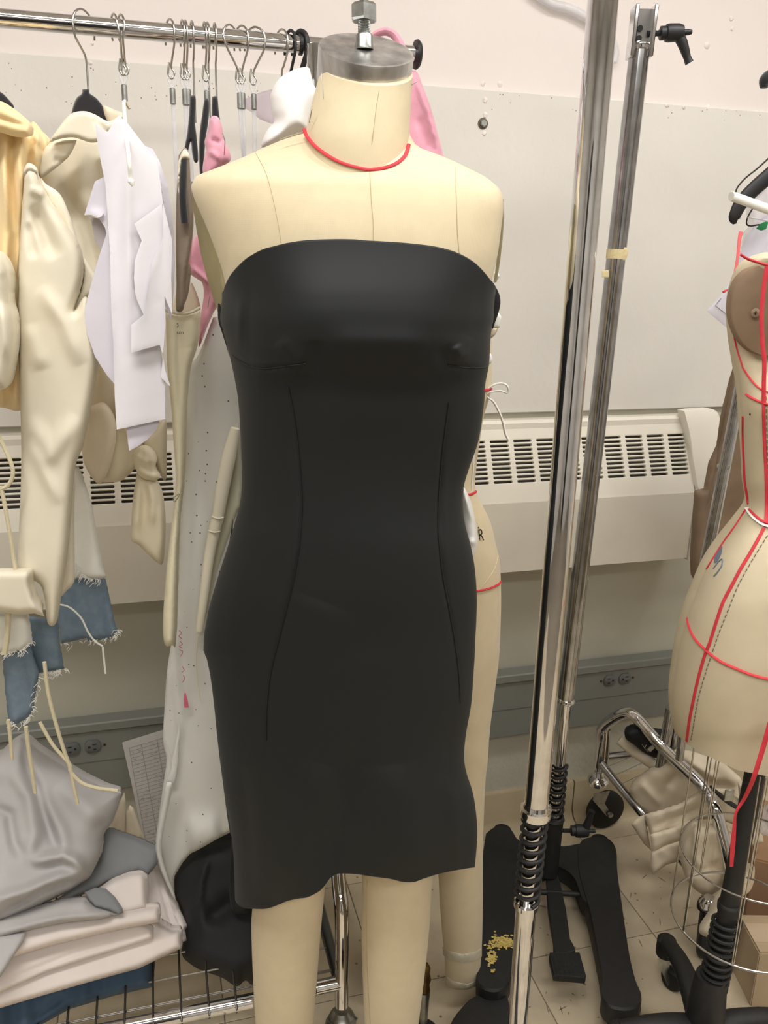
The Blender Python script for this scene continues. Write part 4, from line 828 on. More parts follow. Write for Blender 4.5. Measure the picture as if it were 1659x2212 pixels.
# paper patterns
pg='paper pattern pieces hanging on the white cord'
PP=lambda nm,o,d,m,lab,**k: cl(nm,o,(lambda x,y,d=d:yr(280,d+.09)-.012*np.sin((x-180)/45.)-.00002*(y-600)),m,None,lab,'paper pattern',pg,T=.0006,r=3,step=7,smoothline=False,**k)
PP('paper_pattern',[(205,268),(232,285),(256,250),(272,262),(318,322),(340,345),(352,440),(290,482),(306,520),(290,600),(294,650),(310,680),(283,702),(283,762),(345,745),(357,820),(357,905),(252,928),(248,860),(245,745),(240,660),(238,560),(233,480),(228,400),(214,330)],.150,PAPER,'large white paper pattern sheet in front, hung from the white cord',creases=[([(275,320),(280,700)],.004,10),([(238,480),(245,840)],.004,6)])
PP('paper_pattern',[(205,392),(228,380),(232,480),(238,560),(243,700),(248,830),(232,812),(205,770),(188,720),(181,680),(190,640),(212,560),(230,505),(226,488),(212,470),(198,464),(182,465)],.130,PAPERL,'curled lavender paper pattern poking out left beside the coat sleeve',creases=[([(190,460),(225,470)],.008,10)])
PP('paper_pattern',[(352,438),(372,520),(370,600),(372,680),(356,640),(348,652),(330,660),(314,650),(348,570),(346,555),(352,545),(356,505),(330,560),(310,680),(283,702),(283,762),(345,745),(352,765),(358,700),(352,560)],.165,PAPER,'pale paper pattern with notched curved edge at the right of the bundle',creases=[([(320,560),(300,700)],.003,12)])
PP('paper_pattern',[(290,483),(350,440),(356,505),(350,560),(352,640),(345,745),(283,762),(283,702),(310,680),(293,640),(289,600),(292,560),(306,520)],.160,PAPER,'white paper pattern with concave armhole curve above the grey pieces')
PP('paper_pattern',[(313,315),(330,322),(345,350),(362,400),(372,470),(378,560),(374,640),(370,690),(356,660),(352,540),(340,440)],.120,PAPERL,'narrow lavender paper strip standing behind the right side of the bundle',creases=[([(340,340),(368,560)],.006,7)])
PP('paper_pattern',[(272,920),(345,905),(340,925),(318,950),(296,965),(279,974)],.140,PAPERL,'small pointed paper tip, lowest of the hanging patterns')
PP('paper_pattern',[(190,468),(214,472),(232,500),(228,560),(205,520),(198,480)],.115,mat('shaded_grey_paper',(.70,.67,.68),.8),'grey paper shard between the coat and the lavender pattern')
PP('paper_pattern',[(352,760),(357,800),(368,835),(347,815),(350,790)],.155,PAPER,'tiny torn paper corner left of the cream waistband')
cl('plastic_sheet',[(527,215),(560,200),(605,188),(618,215),(604,250),(588,268),(562,258),(540,240),(526,232)],yr(560,-.05),mat('lilac_film',(.86,.80,.85),.4,alpha=.55),None,'thin lilac plastic sheet behind the clear cords','sheet',T=.002,r=6,step=6,smoothline=False)
# beige strip garment and cream trousers
strip=thing('beige_strap_garment','narrow beige strap garment folded over a black hanger edge left of the form','garment',at(395,650,yr(400,.20)))
cl('strap',[(386,335),(395,322),(402,320),(408,335),(412,400),(418,470),(414,520),(408,560),(402,600),(400,640),(395,670),(384,665),(381,600),(380,500),(382,400)],yr(400,.19),TAUPE,strip,T=.012,r=10,step=5,fold=.003,seed=2)
cl('folded_top',[(384,352),(392,330),(400,322),(408,332),(410,345),(400,343),(394,350),(390,380),(387,420),(383,400)],yr(400,.205),CREAM,strip,T=.006,r=5,step=4)
cl('inner_lining',[(408,400),(416,420),(418,480),(412,560),(405,600),(400,560),(404,470)],yr(400,.17),PINK,strip,T=.008,r=6,step=5)
cl('lower_strap',[(384,560),(400,560),(412,580),(405,640),(388,672),(380,660)],yr(400,.18),TAUPE,strip,T=.01,r=8,step=5)
o=obj('hanger_arm',tube([at(398,345,yr(400,.21)),at(396,380,yr(400,.212)),at(395,430,yr(400,.212)),at(399,482,yr(400,.21))],[.004,.005,.005,.0055],12,5),VELVET); tag(o,'black velvet hanger arm tip lying down the beige strap garment','hanger')
tr=thing('cream_panel_garment','narrow cream canvas garment with open round waistband, pencil marked','garment',at(380,1390,yr(400,.14)))
cl('back_band',[(378,640),(392,612),(402,605),(415,612),(430,650),(431,680),(405,690),(372,680)],yr(400,.08),MUSLIN,tr,T=.004,r=6,step=5)
cl('panel',[(358,672),(375,676),(395,676),(415,672),(431,665),(430,720),(426,750),(412,795),(405,860),(402,950),(398,1040),(390,1120),(386,1200),(384,1290),(380,1390),(372,1394),(356,1392),(352,1340),(360,1230),(372,1120),(380,1040),(375,960),(370,880),(362,800),(359,730)],yr(400,.155),mat('cream_canvas',(.90,.87,.76),.85,noise=.06,nscale=20,weave=.12),tr,T=.022,r=18,step=6,fold=.002,seed=6,creases=[([(385,690),(388,900)],-.004,6),([(380,757),(428,745)],-.002,3)])
cl('waistband_rim',[(358,674),(357,668),(366,663),(374,668),(395,674),(415,670),(430,662),(432,668),(415,677),(395,681),(375,679)],yr(400,.180),CREAM,tr,T=.004,r=3,step=3)
obj('pencil_mark',tube([at(383,698,yr(400,.183)),at(385,703,yr(400,.183)),at(383,707,yr(400,.183))],.0005,6),INK,tr)
for q in([(383,722),(383,716),(385,721)],[(387,722),(387,717),(391,717),(391,722),(391,717),(395,717),(396,722)]): obj('pencil_mark',tube([at(x,y,yr(400,.183)) for x,y in q],.0004,6),INK,tr)
o=obj('safety_pin',tube([at(x,y,yr(400,.185)) for x,y in[(376,1072),(374,1080),(378,1083),(387,1070),(386,1067),(378,1073)]],.0006,6,4),STEEL); tag(o,'small open safety pin on the cream garment edge','pin')
# sheer dotted paper
dp=thing('dotted_pattern_paper','long sheer dotted pattern paper hanging down behind the dress to the shelf','paper',at(430,1900,yr(430,.0)))
cl('sheet',[(460,686),(478,690),(545,760),(560,900),(560,1300),(540,1600),(530,1760),(510,1790),(470,1812),(430,1835),(405,1850),(376,1895),(376,1938),(360,1900),(340,1862),(339,1800),(352,1700),(360,1640),(352,1600),(356,1520),(362,1440),(380,1330),(384,1250),(388,1180),(394,1080),(400,990),(405,870),(405,800),(425,772),(440,740)],yr(430,.09),DOTP,dp,T=.004,r=10,step=8,k=3,fold=.004,seed=12,fsx=30,fsy=500,creases=[([(430,780),(410,1100),(395,1400)],.006,12),([(375,1350),(385,1500),(398,1600)],.008,6),([(365,1400),(378,1620)],.006,5),([(480,1800),(400,1810)],.02,40)])
cl('folded_edge',[(358,1600),(372,1640),(388,1560),(384,1640),(376,1690),(362,1688),(372,1650)],yr(430,.105),DOTP,dp,T=.002,r=4,step=5)
cl('lower_sweep',[(360,1690),(372,1700),(352,1800),(350,1850),(365,1900),(378,1935),(374,1940),(340,1862),(338,1800)],yr(430,.12),DOTP,dp,T=.006,r=8,step=5)
RI=mat('red_ink',(.80,.40,.48),.8); yk=yr(430,.108)
for i,q in enumerate([[(387,1362),(392,1368),(386,1374),(393,1380)],[(389,1385),(394,1392),(387,1396),(393,1400)],[(388,1404),(395,1408),(390,1418)],[(394,1440),(398,1448),(393,1452)],[(396,1458),(399,1466),(394,1474)]]): obj('red_writing',tube([at(x,y,yk) for x,y in q],.0006,6,3),RI,dp)
obj('red_arrow',tube([at(403,1528,yk),at(401,1512,yk),at(400,1497,yk)],[.004,.0035,.001],8,3,flat=.3),RI,dp)
cord2=obj('cotton_cord',tube([at(x,y,yr(430,.13)) for x,y in[(428,1372),(424,1420),(427,1470),(433,1510),(438,1522)]],.0008,6,5),CORD); tag(cord2,'thin thread trailing down over the dotted pattern paper','cord')
piped=thing('piped_cream_garment','cream garment with a thick piped seam hanging between dotted paper and black dress','garment',at(460,1368,yr(470,.1)))
cl('panel',[(512,890),(520,960),(524,1040),(522,1090),(512,1110),(495,1160),(470,1240),(450,1320),(440,1345),(434,1300),(448,1220),(462,1130),(478,1060),(495,980)],yr(470,.10),mat('greenish_cream',(.84,.83,.74),.85,noise=.05,nscale=20,weave=.1),piped,T=.01,r=12,step=6)
obj('piping',tube([at(x,y,yr(470,.125)) for x,y in[(508,925),(495,985),(482,1050),(470,1118),(464,1140),(452,1200),(440,1290),(430,1362)]],[.007,.011,.011,.010,.010,.009,.0075,.006],14,6),CREAM,piped)
for y_,x_ in((1118,470),(1148,462)): obj('piping_band',tube([at(x_-12,y_-2,yr(470,.133)),at(x_,y_+2,yr(470,.137)),at(x_+13,y_,yr(470,.133))],.0012,6,3),CREAM,piped)
# pink
pk=thing('pink_garment','pink jersey garment with pins hanging at the left shoulder of the form','garment',at(450,740,yr(450,.12)))
cl('upper',[(452,258),(460,250),(472,254),(480,275),(484,300),(495,325),(498,345),(480,360),(450,385),(438,372),(440,345),(444,325),(442,305),(448,285)],yr(460,.13),PINK,pk,T=.02,r=16,step=5,fold=.004,seed=2,creases=[([(455,300),(478,310)],-.006,5),([(446,330),(460,330),(475,345)],.006,6)])
cl('lower',[(425,505),(412,530),(404,560),(408,588),(425,602),(437,612),(440,640),(432,690),(429,745),(434,742),(450,700),(470,660),(490,640),(485,600),(460,545),(440,510)],yr(460,.11),PINK,pk,T=.02,r=14,step=5,fold=.004,seed=7,creases=[([(410,575),(450,612)],.008,5),([(450,620),(440,680)],-.006,6)])
for q in([(481,288),(486,305),(484,335)],[(453,640),(450,655),(449,665)]): obj('pin',tube([at(x,y,yr(460,.155)) for x,y in q],.0006,6),STEEL,pk)
cl('white_puffy_blouse',[(584,205),(592,185),(605,168),(625,155),(645,147),(666,146),(671,158),(676,180),(684,200),(676,250),(668,285),(640,292),(600,315),(566,318),(562,322),(568,300),(578,280),(592,262),(586,240)],yr(630,.10),mat('bright_white_cloth',(1,1,1),.8),None,'bright white puffy top hanging directly left of the form neck','top',T=.05,r=35,step=6,creases=[([(670,170),(676,200)],-.006,5)])
pk2=thing('pink_hooded_garment','pink garment hanging on the rail behind the form neck and metal cap','garment',at(900,340,yr(880,.02)))
cl('body',[(845,110),(870,120),(880,150),(900,155),(915,190),(930,230),(945,285),(958,335),(962,360),(900,350),(870,340),(850,250)],yr(880,.0),PINK,pk2,T=.03,r=24,step=6,creases=[([(895,165),(925,240),(950,335)],.012,5),([(905,250),(935,330)],-.006,10)])
obj('shoulder_strap',tube([at(x,y,yr(880,.02)) for x,y in[(800,82),(812,74),(832,68),(850,75),(862,92),(868,112)]],[.006,.009,.010,.011,.014],12,6,flat=.6),PINK,pk2)
cl('white_lining',[(838,84),(855,92),(868,105),(885,112),(880,125),(860,120),(845,100)],yr(880,.035),WHITE,pk2,T=.008,r=7,step=4)
# skirts at the lower left
def frayed(name,pts,Y,m,par,T=.012,seed=1,**k): return cl(name,pts,Y,m,par,T=T,r=14,step=6,smoothline=False,rag=.8,seed=seed,fold=.005,fsx=16,fsy=400,**k)
sk1=thing('layered_denim_skirt','layered white and blue denim piece with frayed hem, hanging right of the coat sleeve','skirt',at(190,1390,yr(190,.06)))
frayed('white_panel',[(150,1010),(170,1008),(186,1050),(200,1100),(212,1170),(222,1225),(230,1246),(215,1252),(190,1250),(165,1248),(150,1246)],yr(190,.05),WHITE,sk1,seed=3)
frayed('denim_panel',[(118,1250),(165,1246),(228,1250),(240,1310),(250,1355),(256,1372),(235,1380),(190,1385),(188,1378),(132,1390),(125,1330)],yr(190,.03),DENIM,sk1,seed=4)
sk2=thing('layered_denim_skirt','lower denim and white frayed skirt piece at the left edge under the cream pouch','skirt',at(60,1570,yr(60,.15)))
frayed('denim_panel',[(55,1330),(125,1340),(130,1400),(138,1444),(100,1452),(82,1455),(60,1400)],yr(60,.11),DENIM,sk2,seed=5)
frayed('denim_panel',[(4,1400),(66,1400),(84,1455),(78,1490),(72,1530),(62,1550),(30,1568),(18,1560),(10,1480)],yr(60,.14),DENIM,sk2,seed=6)
frayed('white_panel',[(-40,1320),(60,1325),(66,1360),(70,1388),(50,1402),(20,1412),(0,1408),(-40,1410)],yr(60,.17),WHITE,sk2,seed=7)
rr=random.Random(9)
for par,ed,Yk in((sk1,[(132,1390),(188,1384),(240,1376),(256,1360)],yr(190,.045)),(sk2,[(84,1452),(80,1490),(72,1530),(60,1552),(30,1566),(20,1560)],yr(60,.16)),(sk2,[(138,1446),(110,1452),(84,1458)],yr(60,.125)),(sk2,[(70,1385),(50,1402),(20,1410),(0,1408)],yr(60,.185)),(sk1,[(165,1215),(175,1240),(190,1250),(225,1252)],yr(190,.065))):
    V=[];Fc=[]; E=smooth_path(np.array(ed,dtype=float),10)
    for i in range(42):
        p=E[rr.randrange(len(E))]; a=rr.uniform(-.5,3.4); L=rr.uniform(4,15); q=[p,p+np.array([math.cos(a),abs(math.sin(a))])*L*.5+rr.uniform(-2,2),p+np.array([math.cos(a+.7),abs(math.sin(a))+.3])*L]
        v,f=tube([at(x,y,Yk) for x,y in q],.00045,4,3); Fc+=[tuple(j+len(V) for j in t) for t in f]; V+=list(v)
    obj('frayed_threads',(V,Fc),WHITE,par,kind='stuff')
for i,(q,r,lab) in enumerate([([(-8,930),(8,965),(22,995),(28,1020),(22,1042),(6,1055),(-10,1050)],.003,'looped cream cord at the left frame edge beside the coat sleeve'),([(2,1050),(12,1100),(24,1170),(34,1232)],.003,'cream cord running down into the cream pouch'),([(18,1322),(16,1370),(10,1412)],.0045,'flat cream cord end hanging over the white frayed panel'),([(18,1555),(23,1600),(26,1640)],.003,'leftmost cord end below the denim, reaching the grey cloth'),([(56,1570),(62,1620),(70,1670),(76,1712)],.0032,'cord with knotted tip hanging straight over the grey cloth'),([(86,1560),(115,1610),(150,1650),(152,1665),(175,1690),(210,1702),(255,1708)],.0028,'cord sweeping right along the grey cloth edge'),([(96,1430),(104,1495),(120,1560),(138,1620),(152,1660),(160,1700),(168,1736)],.003,'long cord crossing the other cord over the grey outlet'),([(125,1305),(150,1312),(175,1335),(190,1365),(205,1385),(222,1396)],.0016,'grey twisted thread looping over the blue denim'),([(222,1398),(224,1420),(228,1455)],.0018,'short frayed thread hanging under the denim hem')]):
    o=obj('cotton_cord',tube([at(x,y,yr(60,.20) if i<7 else yr(190,.07)) for x,y in q],r,8,6),CORD if i<7 else WHITE); tag(o,lab,'cord','cords hanging from the left garments')
cl('cream_pouch',[(-60,1232),(62,1232),(66,1240),(66,1262),(74,1290),(90,1320),(96,1332),(75,1325),(40,1328),(0,1322),(-60,1318)],yr(40,.20),CREAM,None,'cream cloth pouch with turned edge at the left frame edge below the coat','pouch',T=.025,r=14,step=6,smoothline=False,creases=[([(63,1238),(66,1265),(88,1318)],-.005,4)])
# ---------------- cloth pile on the wire shelf ----------------
def YP(off=0,x0=0): return lambda x,y: np.interp(y,[1560,1700,1850,2000,2150,2260],[1.47,1.41,1.33,1.24,1.15,1.09])-off+.00022*(np.asarray(x)-200)
pile='folded cloths piled on the rack shelf'
def pc(nm,o,off,m,lab,T=.02,r=20,**k):
    k.setdefault('smoothline',False); return cl(nm,o,YP(off),m,None,lab,'cloth',pile,T=T,r=r,step=5,**k)
pc('blue_folded_cloth',[(-40,2150),(120,2105),(240,2070),(335,2040),(331,2132),(250,2150),(150,2180),(60,2230),(0,2262),(-40,2270)],-.02,SLATE,'slate blue folded cloth at the bottom of the pile on the wire shelf',T=.03,fold=.004,seed=3,creases=[([(60,2212),(140,2150)],-.006,10)])
wk='layered white canvas fold'
wf=thing('white_canvas_stack','stack of folded off-white canvas layers under the grey cloth on the rack shelf','cloth',at(200,2170,1.16),pile)
def wpc(o,off,T=.016,r=14,m=WPINK,**k): cl('canvas_layer',o,YP(off),m,wf,T=T,r=r,step=5,smoothline=False,**k)
wpc([(250,1890),(330,1868),(346,1880),(368,1925),(405,2002),(399,2010),(403,2032),(380,2040),(330,2060),(260,2000)],.0,creases=[([(338,1880),(385,2040)],-.006,4),([(352,1890),(395,2020)],-.005,4)])
wpc([(-40,2060),(150,2010),(330,1985),(372,2010),(392,2008),(393,2048),(300,2092),(180,2125),(60,2160),(-40,2190)],.035,T=.022)
wpc([(-40,2040),(160,2005),(300,1990),(332,2005),(331,2028),(200,2068),(100,2100),(0,2145),(-40,2150)],.06,T=.014,creases=[([(0,2125),(160,2060),(330,2015)],-.006,7)])
wpc([(-40,2010),(100,1985),(250,1970),(342,1955),(348,1975),(344,1992),(250,2010),(120,2040),(20,2070),(-40,2090)],.085,T=.02,r=18)
wpc([(200,1930),(240,1900),(280,1885),(306,1882),(318,1895),(320,1930),(318,1962),(270,1975),(230,1975)],.075,T=.02,r=16,creases=[([(312,1890),(316,1960)],-.004,4)])
pc('grey_suede_cloth',[(222,1800),(235,1788),(300,1812),(345,1832),(340,1866),(330,1880),(320,1890),(300,1882),(275,1888),(240,1902),(205,1922),(180,1932),(140,1948),(110,1952),(180,1900),(212,1860)],.065,DGREY,'dark grey suede cloth piece beside the pale grey cloth',T=.014)
pc('grey_suede_scrap',[(182,1928),(205,1918),(228,1920),(248,1938),(264,1962),(266,1972),(255,1975),(235,1966),(205,1958),(192,1945)],.115,DGREY,'small dark grey leaf-shaped scrap on the white canvas roll',T=.004,r=8)
pc('grey_folded_cloth',[(-40,1995),(60,1965),(130,1945),(182,1940),(200,1958),(240,1970),(262,1974),(220,1985),(150,1992),(80,2005),(20,2022),(-40,2036)],.11,GREYC,'pale grey folded strip lying over the white canvas rolls',T=.016,creases=[([(0,2015),(130,1982),(240,1975)],.006,7)])
pc('grey_folded_cloth',[(-40,2028),(20,2018),(56,2012),(50,2035),(30,2065),(0,2112),(-40,2130)],.115,GREYC,'grey cloth corner at the left frame edge over the white stack',T=.008,r=10)
pc('draped_grey_cloth',[(-40,1640),(0,1625),(25,1600),(42,1590),(60,1600),(80,1618),(130,1650),(180,1680),(225,1702),(262,1712),(255,1745),(243,1775),(228,1795),(220,1815),(221,1840),(208,1868),(196,1892),(188,1900),(150,1925),(80,1960),(20,1985),(-40,2005)],.10,GREYC,'large pale grey jersey cloth draped in soft folds on top of the pile',T=.05,r=55,fold=.005,fsx=40,fsy=70,seed=11,
   creases=[([(45,1605),(60,1660),(85,1720),(110,1800),(130,1850)],-.013,12),([(20,1660),(60,1720),(75,1800),(62,1850),(85,1862)],.011,16),([(-20,1740),(20,1760),(30,1820),(50,1855)],-.012,13),([(75,1700),(130,1790),(145,1850)],.011,18),([(65,1862),(100,1855),(135,1848),(160,1858),(190,1885)],.024,14),([(-30,1950),(60,1925),(130,1895),(188,1888)],.020,14),([(0,1975),(100,1920),(185,1895)],-.014,6),([(130,1690),(220,1780)],.014,26)])
cl('cream_paper_scrap',[(240,1788),(252,1745),(268,1712),(272,1730),(270,1800),(255,1803)],1.40,MUSLIN,None,'cream cloth corner behind the grey cloth, left of the printed chart','cloth',pile,T=.006,r=6,step=5,smoothline=False)
cl('cream_paper_scrap',[(268,1760),(280,1740),(288,1745),(300,1780),(313,1815),(290,1810),(268,1800)],1.41,MUSLIN,None,'second cream cloth corner touching the printed chart','cloth',pile,T=.006,r=6,step=5,smoothline=False)
# printed chart
ct_=thing('printed_chart','white sheet printed with a ruled size chart standing between cloth pile and dotted paper','paper',at(320,1850,1.50))
cl('sheet',[(264,1604),(352,1577),(380,1570),(380,1870),(318,1870),(305,1790),(290,1720)],1.52,mat('chart_paper',(.80,.79,.78),.8),ct_,T=.001,r=3,step=9,smoothline=False)
V=[];Fc=[]
def add(vf):
    global V,Fc
    v,f=vf; Fc+=[tuple(j+len(V) for j in t) for t in f]; V+=list(v)
INKG=mat('chart_ink',(.62,.62,.63),.8)
for i in range(34):
    t=i/33; x0=279+t*44; y0=1616+t*250; add(tube([at(x0,y0,1.5185),at(x0+95,y0-28,1.5185)],.00035,4))
for dx in(0,26,60): add(tube([at(279+dx,1616-dx*.3,1.5185),at(323+dx,1866-dx*.3,1.5185)],.0004,4))
rr=random.Random(4)
for i in range(120):
    t=rr.random(); s=rr.random(); x0=281+t*44+s*80; y0=1613+t*240-s*24; add(box(at(x0,y0,1.518),(.0015*rr.uniform(1,4),.0003,.0012)))
obj('printed_table',(V,Fc),INKG,ct_,False,kind='stuff')
# black cloth hanging over the shelf behind the hem
bk=thing('black_cloth_bundle','crumpled black cloth heap on the wire shelf behind the dress hem','cloth',at(470,2130,1.26))
cl('heap',[(376,1900),(390,1872),(425,1832),(460,1815),(500,1810),(560,1800),(590,1850),(590,2000),(580,2110),(548,2128),(530,2118),(511,2131),(480,2112),(440,2098),(415,2085),(392,2060),(400,2010),(388,1960),(378,1935)],lambda x,y:np.interp(y,[1800,2130],[1.40,1.25]),BLACKCL,bk,T=.06,r=50,step=7,fold=.008,fsx=40,fsy=80,seed=5,creases=[([(450,1850),(435,1900),(430,1960)],.014,8),([(510,1940),(470,1975),(440,1975)],-.02,22),([(420,1840),(480,1830)],.012,10)])
cl('satin_flap',[(500,1812),(518,1800),(540,1850),(545,1960),(520,1975),(500,1965),(495,1900)],lambda x,y:np.interp(y,[1800,2130],[1.33,1.18]),BLACKSAT,bk,T=.02,r=16,step=6)
# ---------------- right side: rack corner, cart, boxes, hangers ----------------
YR=1.80
gr=thing('garment_rack','chrome rolling rack base with caster and cloth scraps at the lower right by the wall','garment rack',fl(1306,1790,0))
T_=lambda pts,r,m=CHROME,nm='frame_tube',seg=20,k=5: obj(nm,tube([at(*p) for p in pts],r,seg,k),m,gr)
DCH=mat('dull_chrome',(.72,.72,.73),.16,1)
T_([(1294,1655,1.82),(1299,1600,1.82),(1303,1572,1.82),(1325,1552,1.80),(1352,1540,1.78),(1372,1548,1.76),(1405,1585,1.72),(1441,1625,1.68),(1495,1675,1.62),(1525,1708,1.58),(1544,1745,1.54),(1560,1800,1.52),(1578,1868,1.50),(1580,1900,1.50),(1566,1950,1.50)],.0135)
T_([(1299,1650,1.80),(1345,1707,1.74),(1392,1763,1.68),(1470,1855,1.62),(1530,1925,1.56)],.010,DCH)
T_([(1308,1575,1.83),(1304,1648,1.83)],.012,DCH)
T_([(1304,1636,1.86),(1335,1632,1.88),(1400,1625,1.90),(1450,1618,1.92)],.0095,DCH)
for i in range(7): T_([(1312+i*16,1658+i*18,1.79-i*.012),(1372+i*17,1632+i*16,1.88-i*.012)],.0014,STEEL,'shelf_wire',6,0)
T_([(1450,1530,1.70),(1411,1749,1.70)],.0125,DCH,'upright')
T_([(1462,1560,1.72),(1436,1735,1.72)],.012,DCH,'upright')
st_=at(1292,1668,1.82)
obj('caster_stem',tube([st_,at(1293,1650,1.82)],.006,12),CHROME,gr)
obj('stem_collar',lathe([(.012,0),(.024,.006),(.027,.016),(.024,.022),(.014,.028),(.010,.04)],at(1290,1697,1.82),(0,0,1),28),CHROME,gr)
wc=fl(1307,1748,.0545)
cs=obj('caster',lathe([(.012,-.013),(.044,-.013),(.0535,-.007),(.0535,.007),(.044,.013),(.012,.013)],wc,(.30,-.95,0),44),RUBBER,gr)
a_=np.array([.95,.30,0]); n_=np.array([.30,-.95,0])
tp_=at(1291,1704,wc[1]-.01)
obj('caster_fork',extrude_poly(np.array([tp_+a_*.026+n_*.016,tp_-a_*.022+n_*.016,tp_-a_*.022+n_*.016-np.array([0,0,.02]),wc+n_*.018-a_*.007-np.array([0,0,.006]),wc+n_*.018+a_*.008-np.array([0,0,.005]),tp_+a_*.014+n_*.016-np.array([0,0,.035])]),n_*.002),ZINC,cs,False)
obj('axle_bolt',lathe([(.008,0),(.007,.006),(.003,.008)],wc+n_*.023,n_,16),ZINC,cs)
wc2=fl(1522,2015,.05)
cs2=obj('caster',lathe([(.012,-.013),(.042,-.013),(.0495,-.007),(.0495,.007),(.042,.013),(.012,.013)],wc2,(.93,-.36,0),40),RUBBER,gr)
obj('caster_fork',extrude_poly(np.array([wc2+np.array([.025,-.02,.075]),wc2+np.array([-.0,-.03,.075]),wc2+np.array([.005,-.03,.0]),wc2+np.array([.02,-.02,-.01]),]),np.array([.003,-.002,0])),ZINC,cs2,False)
obj('stem_collar',lathe([(.015,0),(.025,.004),(.022,.02),(.012,.03)],wc2+np.array([.0,0,.062]),(0,0,1),24),CHROME,gr)
# silvery upright pair running up the right side
rk2=thing('garment_rack','dull chrome upright pair of a tall rack standing right of the radiator','garment rack',fl(1440,1790,0))
def up2(xt,yt,xb,yb,Y,r,m): obj('upright',tube([at(xt,yt,Y),at(xb,yb,Y)],r,20),m,rk2)
up2(1612,760,1461,1510,1.62,.0085,DCH); up2(1628,700,1470,1520,1.63,.0095,CHROME); 
up2(1602,800,1452,1530,1.64,.006,mat('grey_steel',(.5,.52,.52),.35,.8))
obj('joint_ring',lathe([(.011,0),(.0125,.002),(.0125,.006),(.011,.008)],at(1562,1012,1.625),(at(1612,760,1.62)-at(1461,1510,1.62)),20),ZINC,rk2)
up2(1659,470,1640,560,1.62,.0085,DCH); up2(1480,1530,1468,1640,1.60,.009,DCH)
kp=thing('kraft_paper','crumpled brown kraft paper sheet standing behind the chrome uprights right of the radiator','paper',at(1560,1260,1.80))
cl('sheet',[(1600,745),(1608,800),(1640,900),(1700,960),(1700,1250),(1600,1290),(1540,1330),(1500,1255),(1492,1240),(1490,1200),(1500,1060),(1520,1055),(1530,1000),(1548,960),(1556,900),(1575,820)],1.76,KRAFT,kp,T=.02,r=20,step=9,smoothline=False,fold=.008,seed=6,fsx=30,fsy=150,creases=[([(1575,1000),(1545,1200)],.01,10),([(1640,950),(1580,1180)],-.012,12)])
cl('folded_edge',[(1598,740),(1606,745),(1592,860),(1572,960),(1550,1040),(1528,1100),(1520,1095),(1545,1010),(1566,900),(1582,820)],1.74,KRAFT,kp,T=.006,r=6,step=6)
# cloth scraps
sg='cream cloth scraps on the rolling rack base'
def sc(o,Y,lab,T=.009,r=9,m=MUSLIN,**k): k.setdefault('smoothline',False); return cl('cloth_scrap',o,Y,m,None,lab,'cloth',sg,T=T,r=r,step=5,fold=.003,fsx=14,fsy=18,seed=len(o),**k)
sc([(1359,1706),(1368,1690),(1382,1678),(1404,1661),(1425,1654),(1445,1640),(1459,1619),(1500,1625),(1560,1645),(1600,1680),(1614,1720),(1606,1760),(1560,1745),(1500,1760),(1440,1780),(1400,1765),(1372,1745)],lambda x,y:1.72-.0003*(x-1359),'pale cream cloth hump spread at the top of the scraps',T=.02,r=24,creases=[([(1380,1690),(1430,1740)],.008,8),([(1480,1640),(1560,1690)],.012,9),([(1500,1690),(1590,1700)],-.012,9),([(1440,1700),(1480,1660)],-.01,9)])
sc([(1363,1780),(1376,1768),(1392,1760),(1400,1800),(1407,1838),(1390,1822),(1376,1800)],1.67,'small cream scrap corner farthest left on the rack base')
sc([(1392,1760),(1430,1750),(1475,1735),(1520,1702),(1570,1705),(1606,1730),(1610,1790),(1560,1772),(1520,1768),(1480,1785),(1440,1810),(1408,1830),(1404,1800)],lambda x,y:1.645-.0003*(x-1359),'cream cloth band folded across the front of the scraps',T=.01,creases=[([(1400,1790),(1470,1765),(1540,1735)],-.008,6),([(1430,1760),(1520,1720)],.006,9)])
sc([(1405,1803),(1450,1790),(1500,1765),(1530,1770),(1500,1800),(1475,1815),(1440,1825),(1408,1842)],1.60,'pleated cream strip below the folded band')
sc([(1407,1840),(1440,1823),(1475,1812),(1480,1830),(1462,1862),(1440,1868),(1410,1889),(1404,1872)],1.60,'cream cloth corner drooping over the rack base tube',T=.01)
sc([(1466,1845),(1478,1810),(1500,1783),(1530,1778),(1560,1782),(1585,1800),(1592,1840),(1585,1880),(1566,1912),(1540,1932),(1525,1936),(1500,1920),(1480,1892)],1.55,'rounded crumpled cream cloth ball inside the wire cage view',T=.035,r=30,smoothline=True,creases=[([(1505,1790),(1500,1850),(1515,1880)],.014,7),([(1485,1890),(1520,1880),(1560,1860)],-.012,7),([(1540,1800),(1530,1860),(1560,1890)],-.012,8),([(1575,1800),(1560,1870)],.010,8)])
sc([(1594,1690),(1610,1700),(1640,1760),(1650,1820),(1610,1830),(1590,1790),(1600,1760)],1.56,'cream scrap leaning against the black pole')
sc([(1582,1905),(1600,1885),(1628,1868),(1629,1900),(1620,1925),(1595,1945),(1570,1985),(1548,2032),(1528,2025),(1510,2012),(1530,1980),(1548,1942)],1.38,'smooth cream cloth roll hanging low behind the spring',T=.02,r=18,smoothline=True)
o=obj('muslin_roll',tube([at(1338,1597,1.80),at(1370,1622,1.78),(at(1428,1662,1.72))],[.013,.0145,.013],20,5),MUSLIN); tag(o,'short roll of cream muslin resting on the rack base tube','roll')
cl('black_fabric',[(1350,1580),(1362,1572),(1382,1568),(1400,1577),(1440,1580),(1478,1598),(1480,1606),(1458,1622),(1440,1635),(1432,1640),(1400,1632),(1372,1610),(1352,1596)],1.76,BLACKCL,None,'black fabric bundle tucked under the chrome rack tube','cloth',None,T=.03,r=18,step=5,fold=.003)
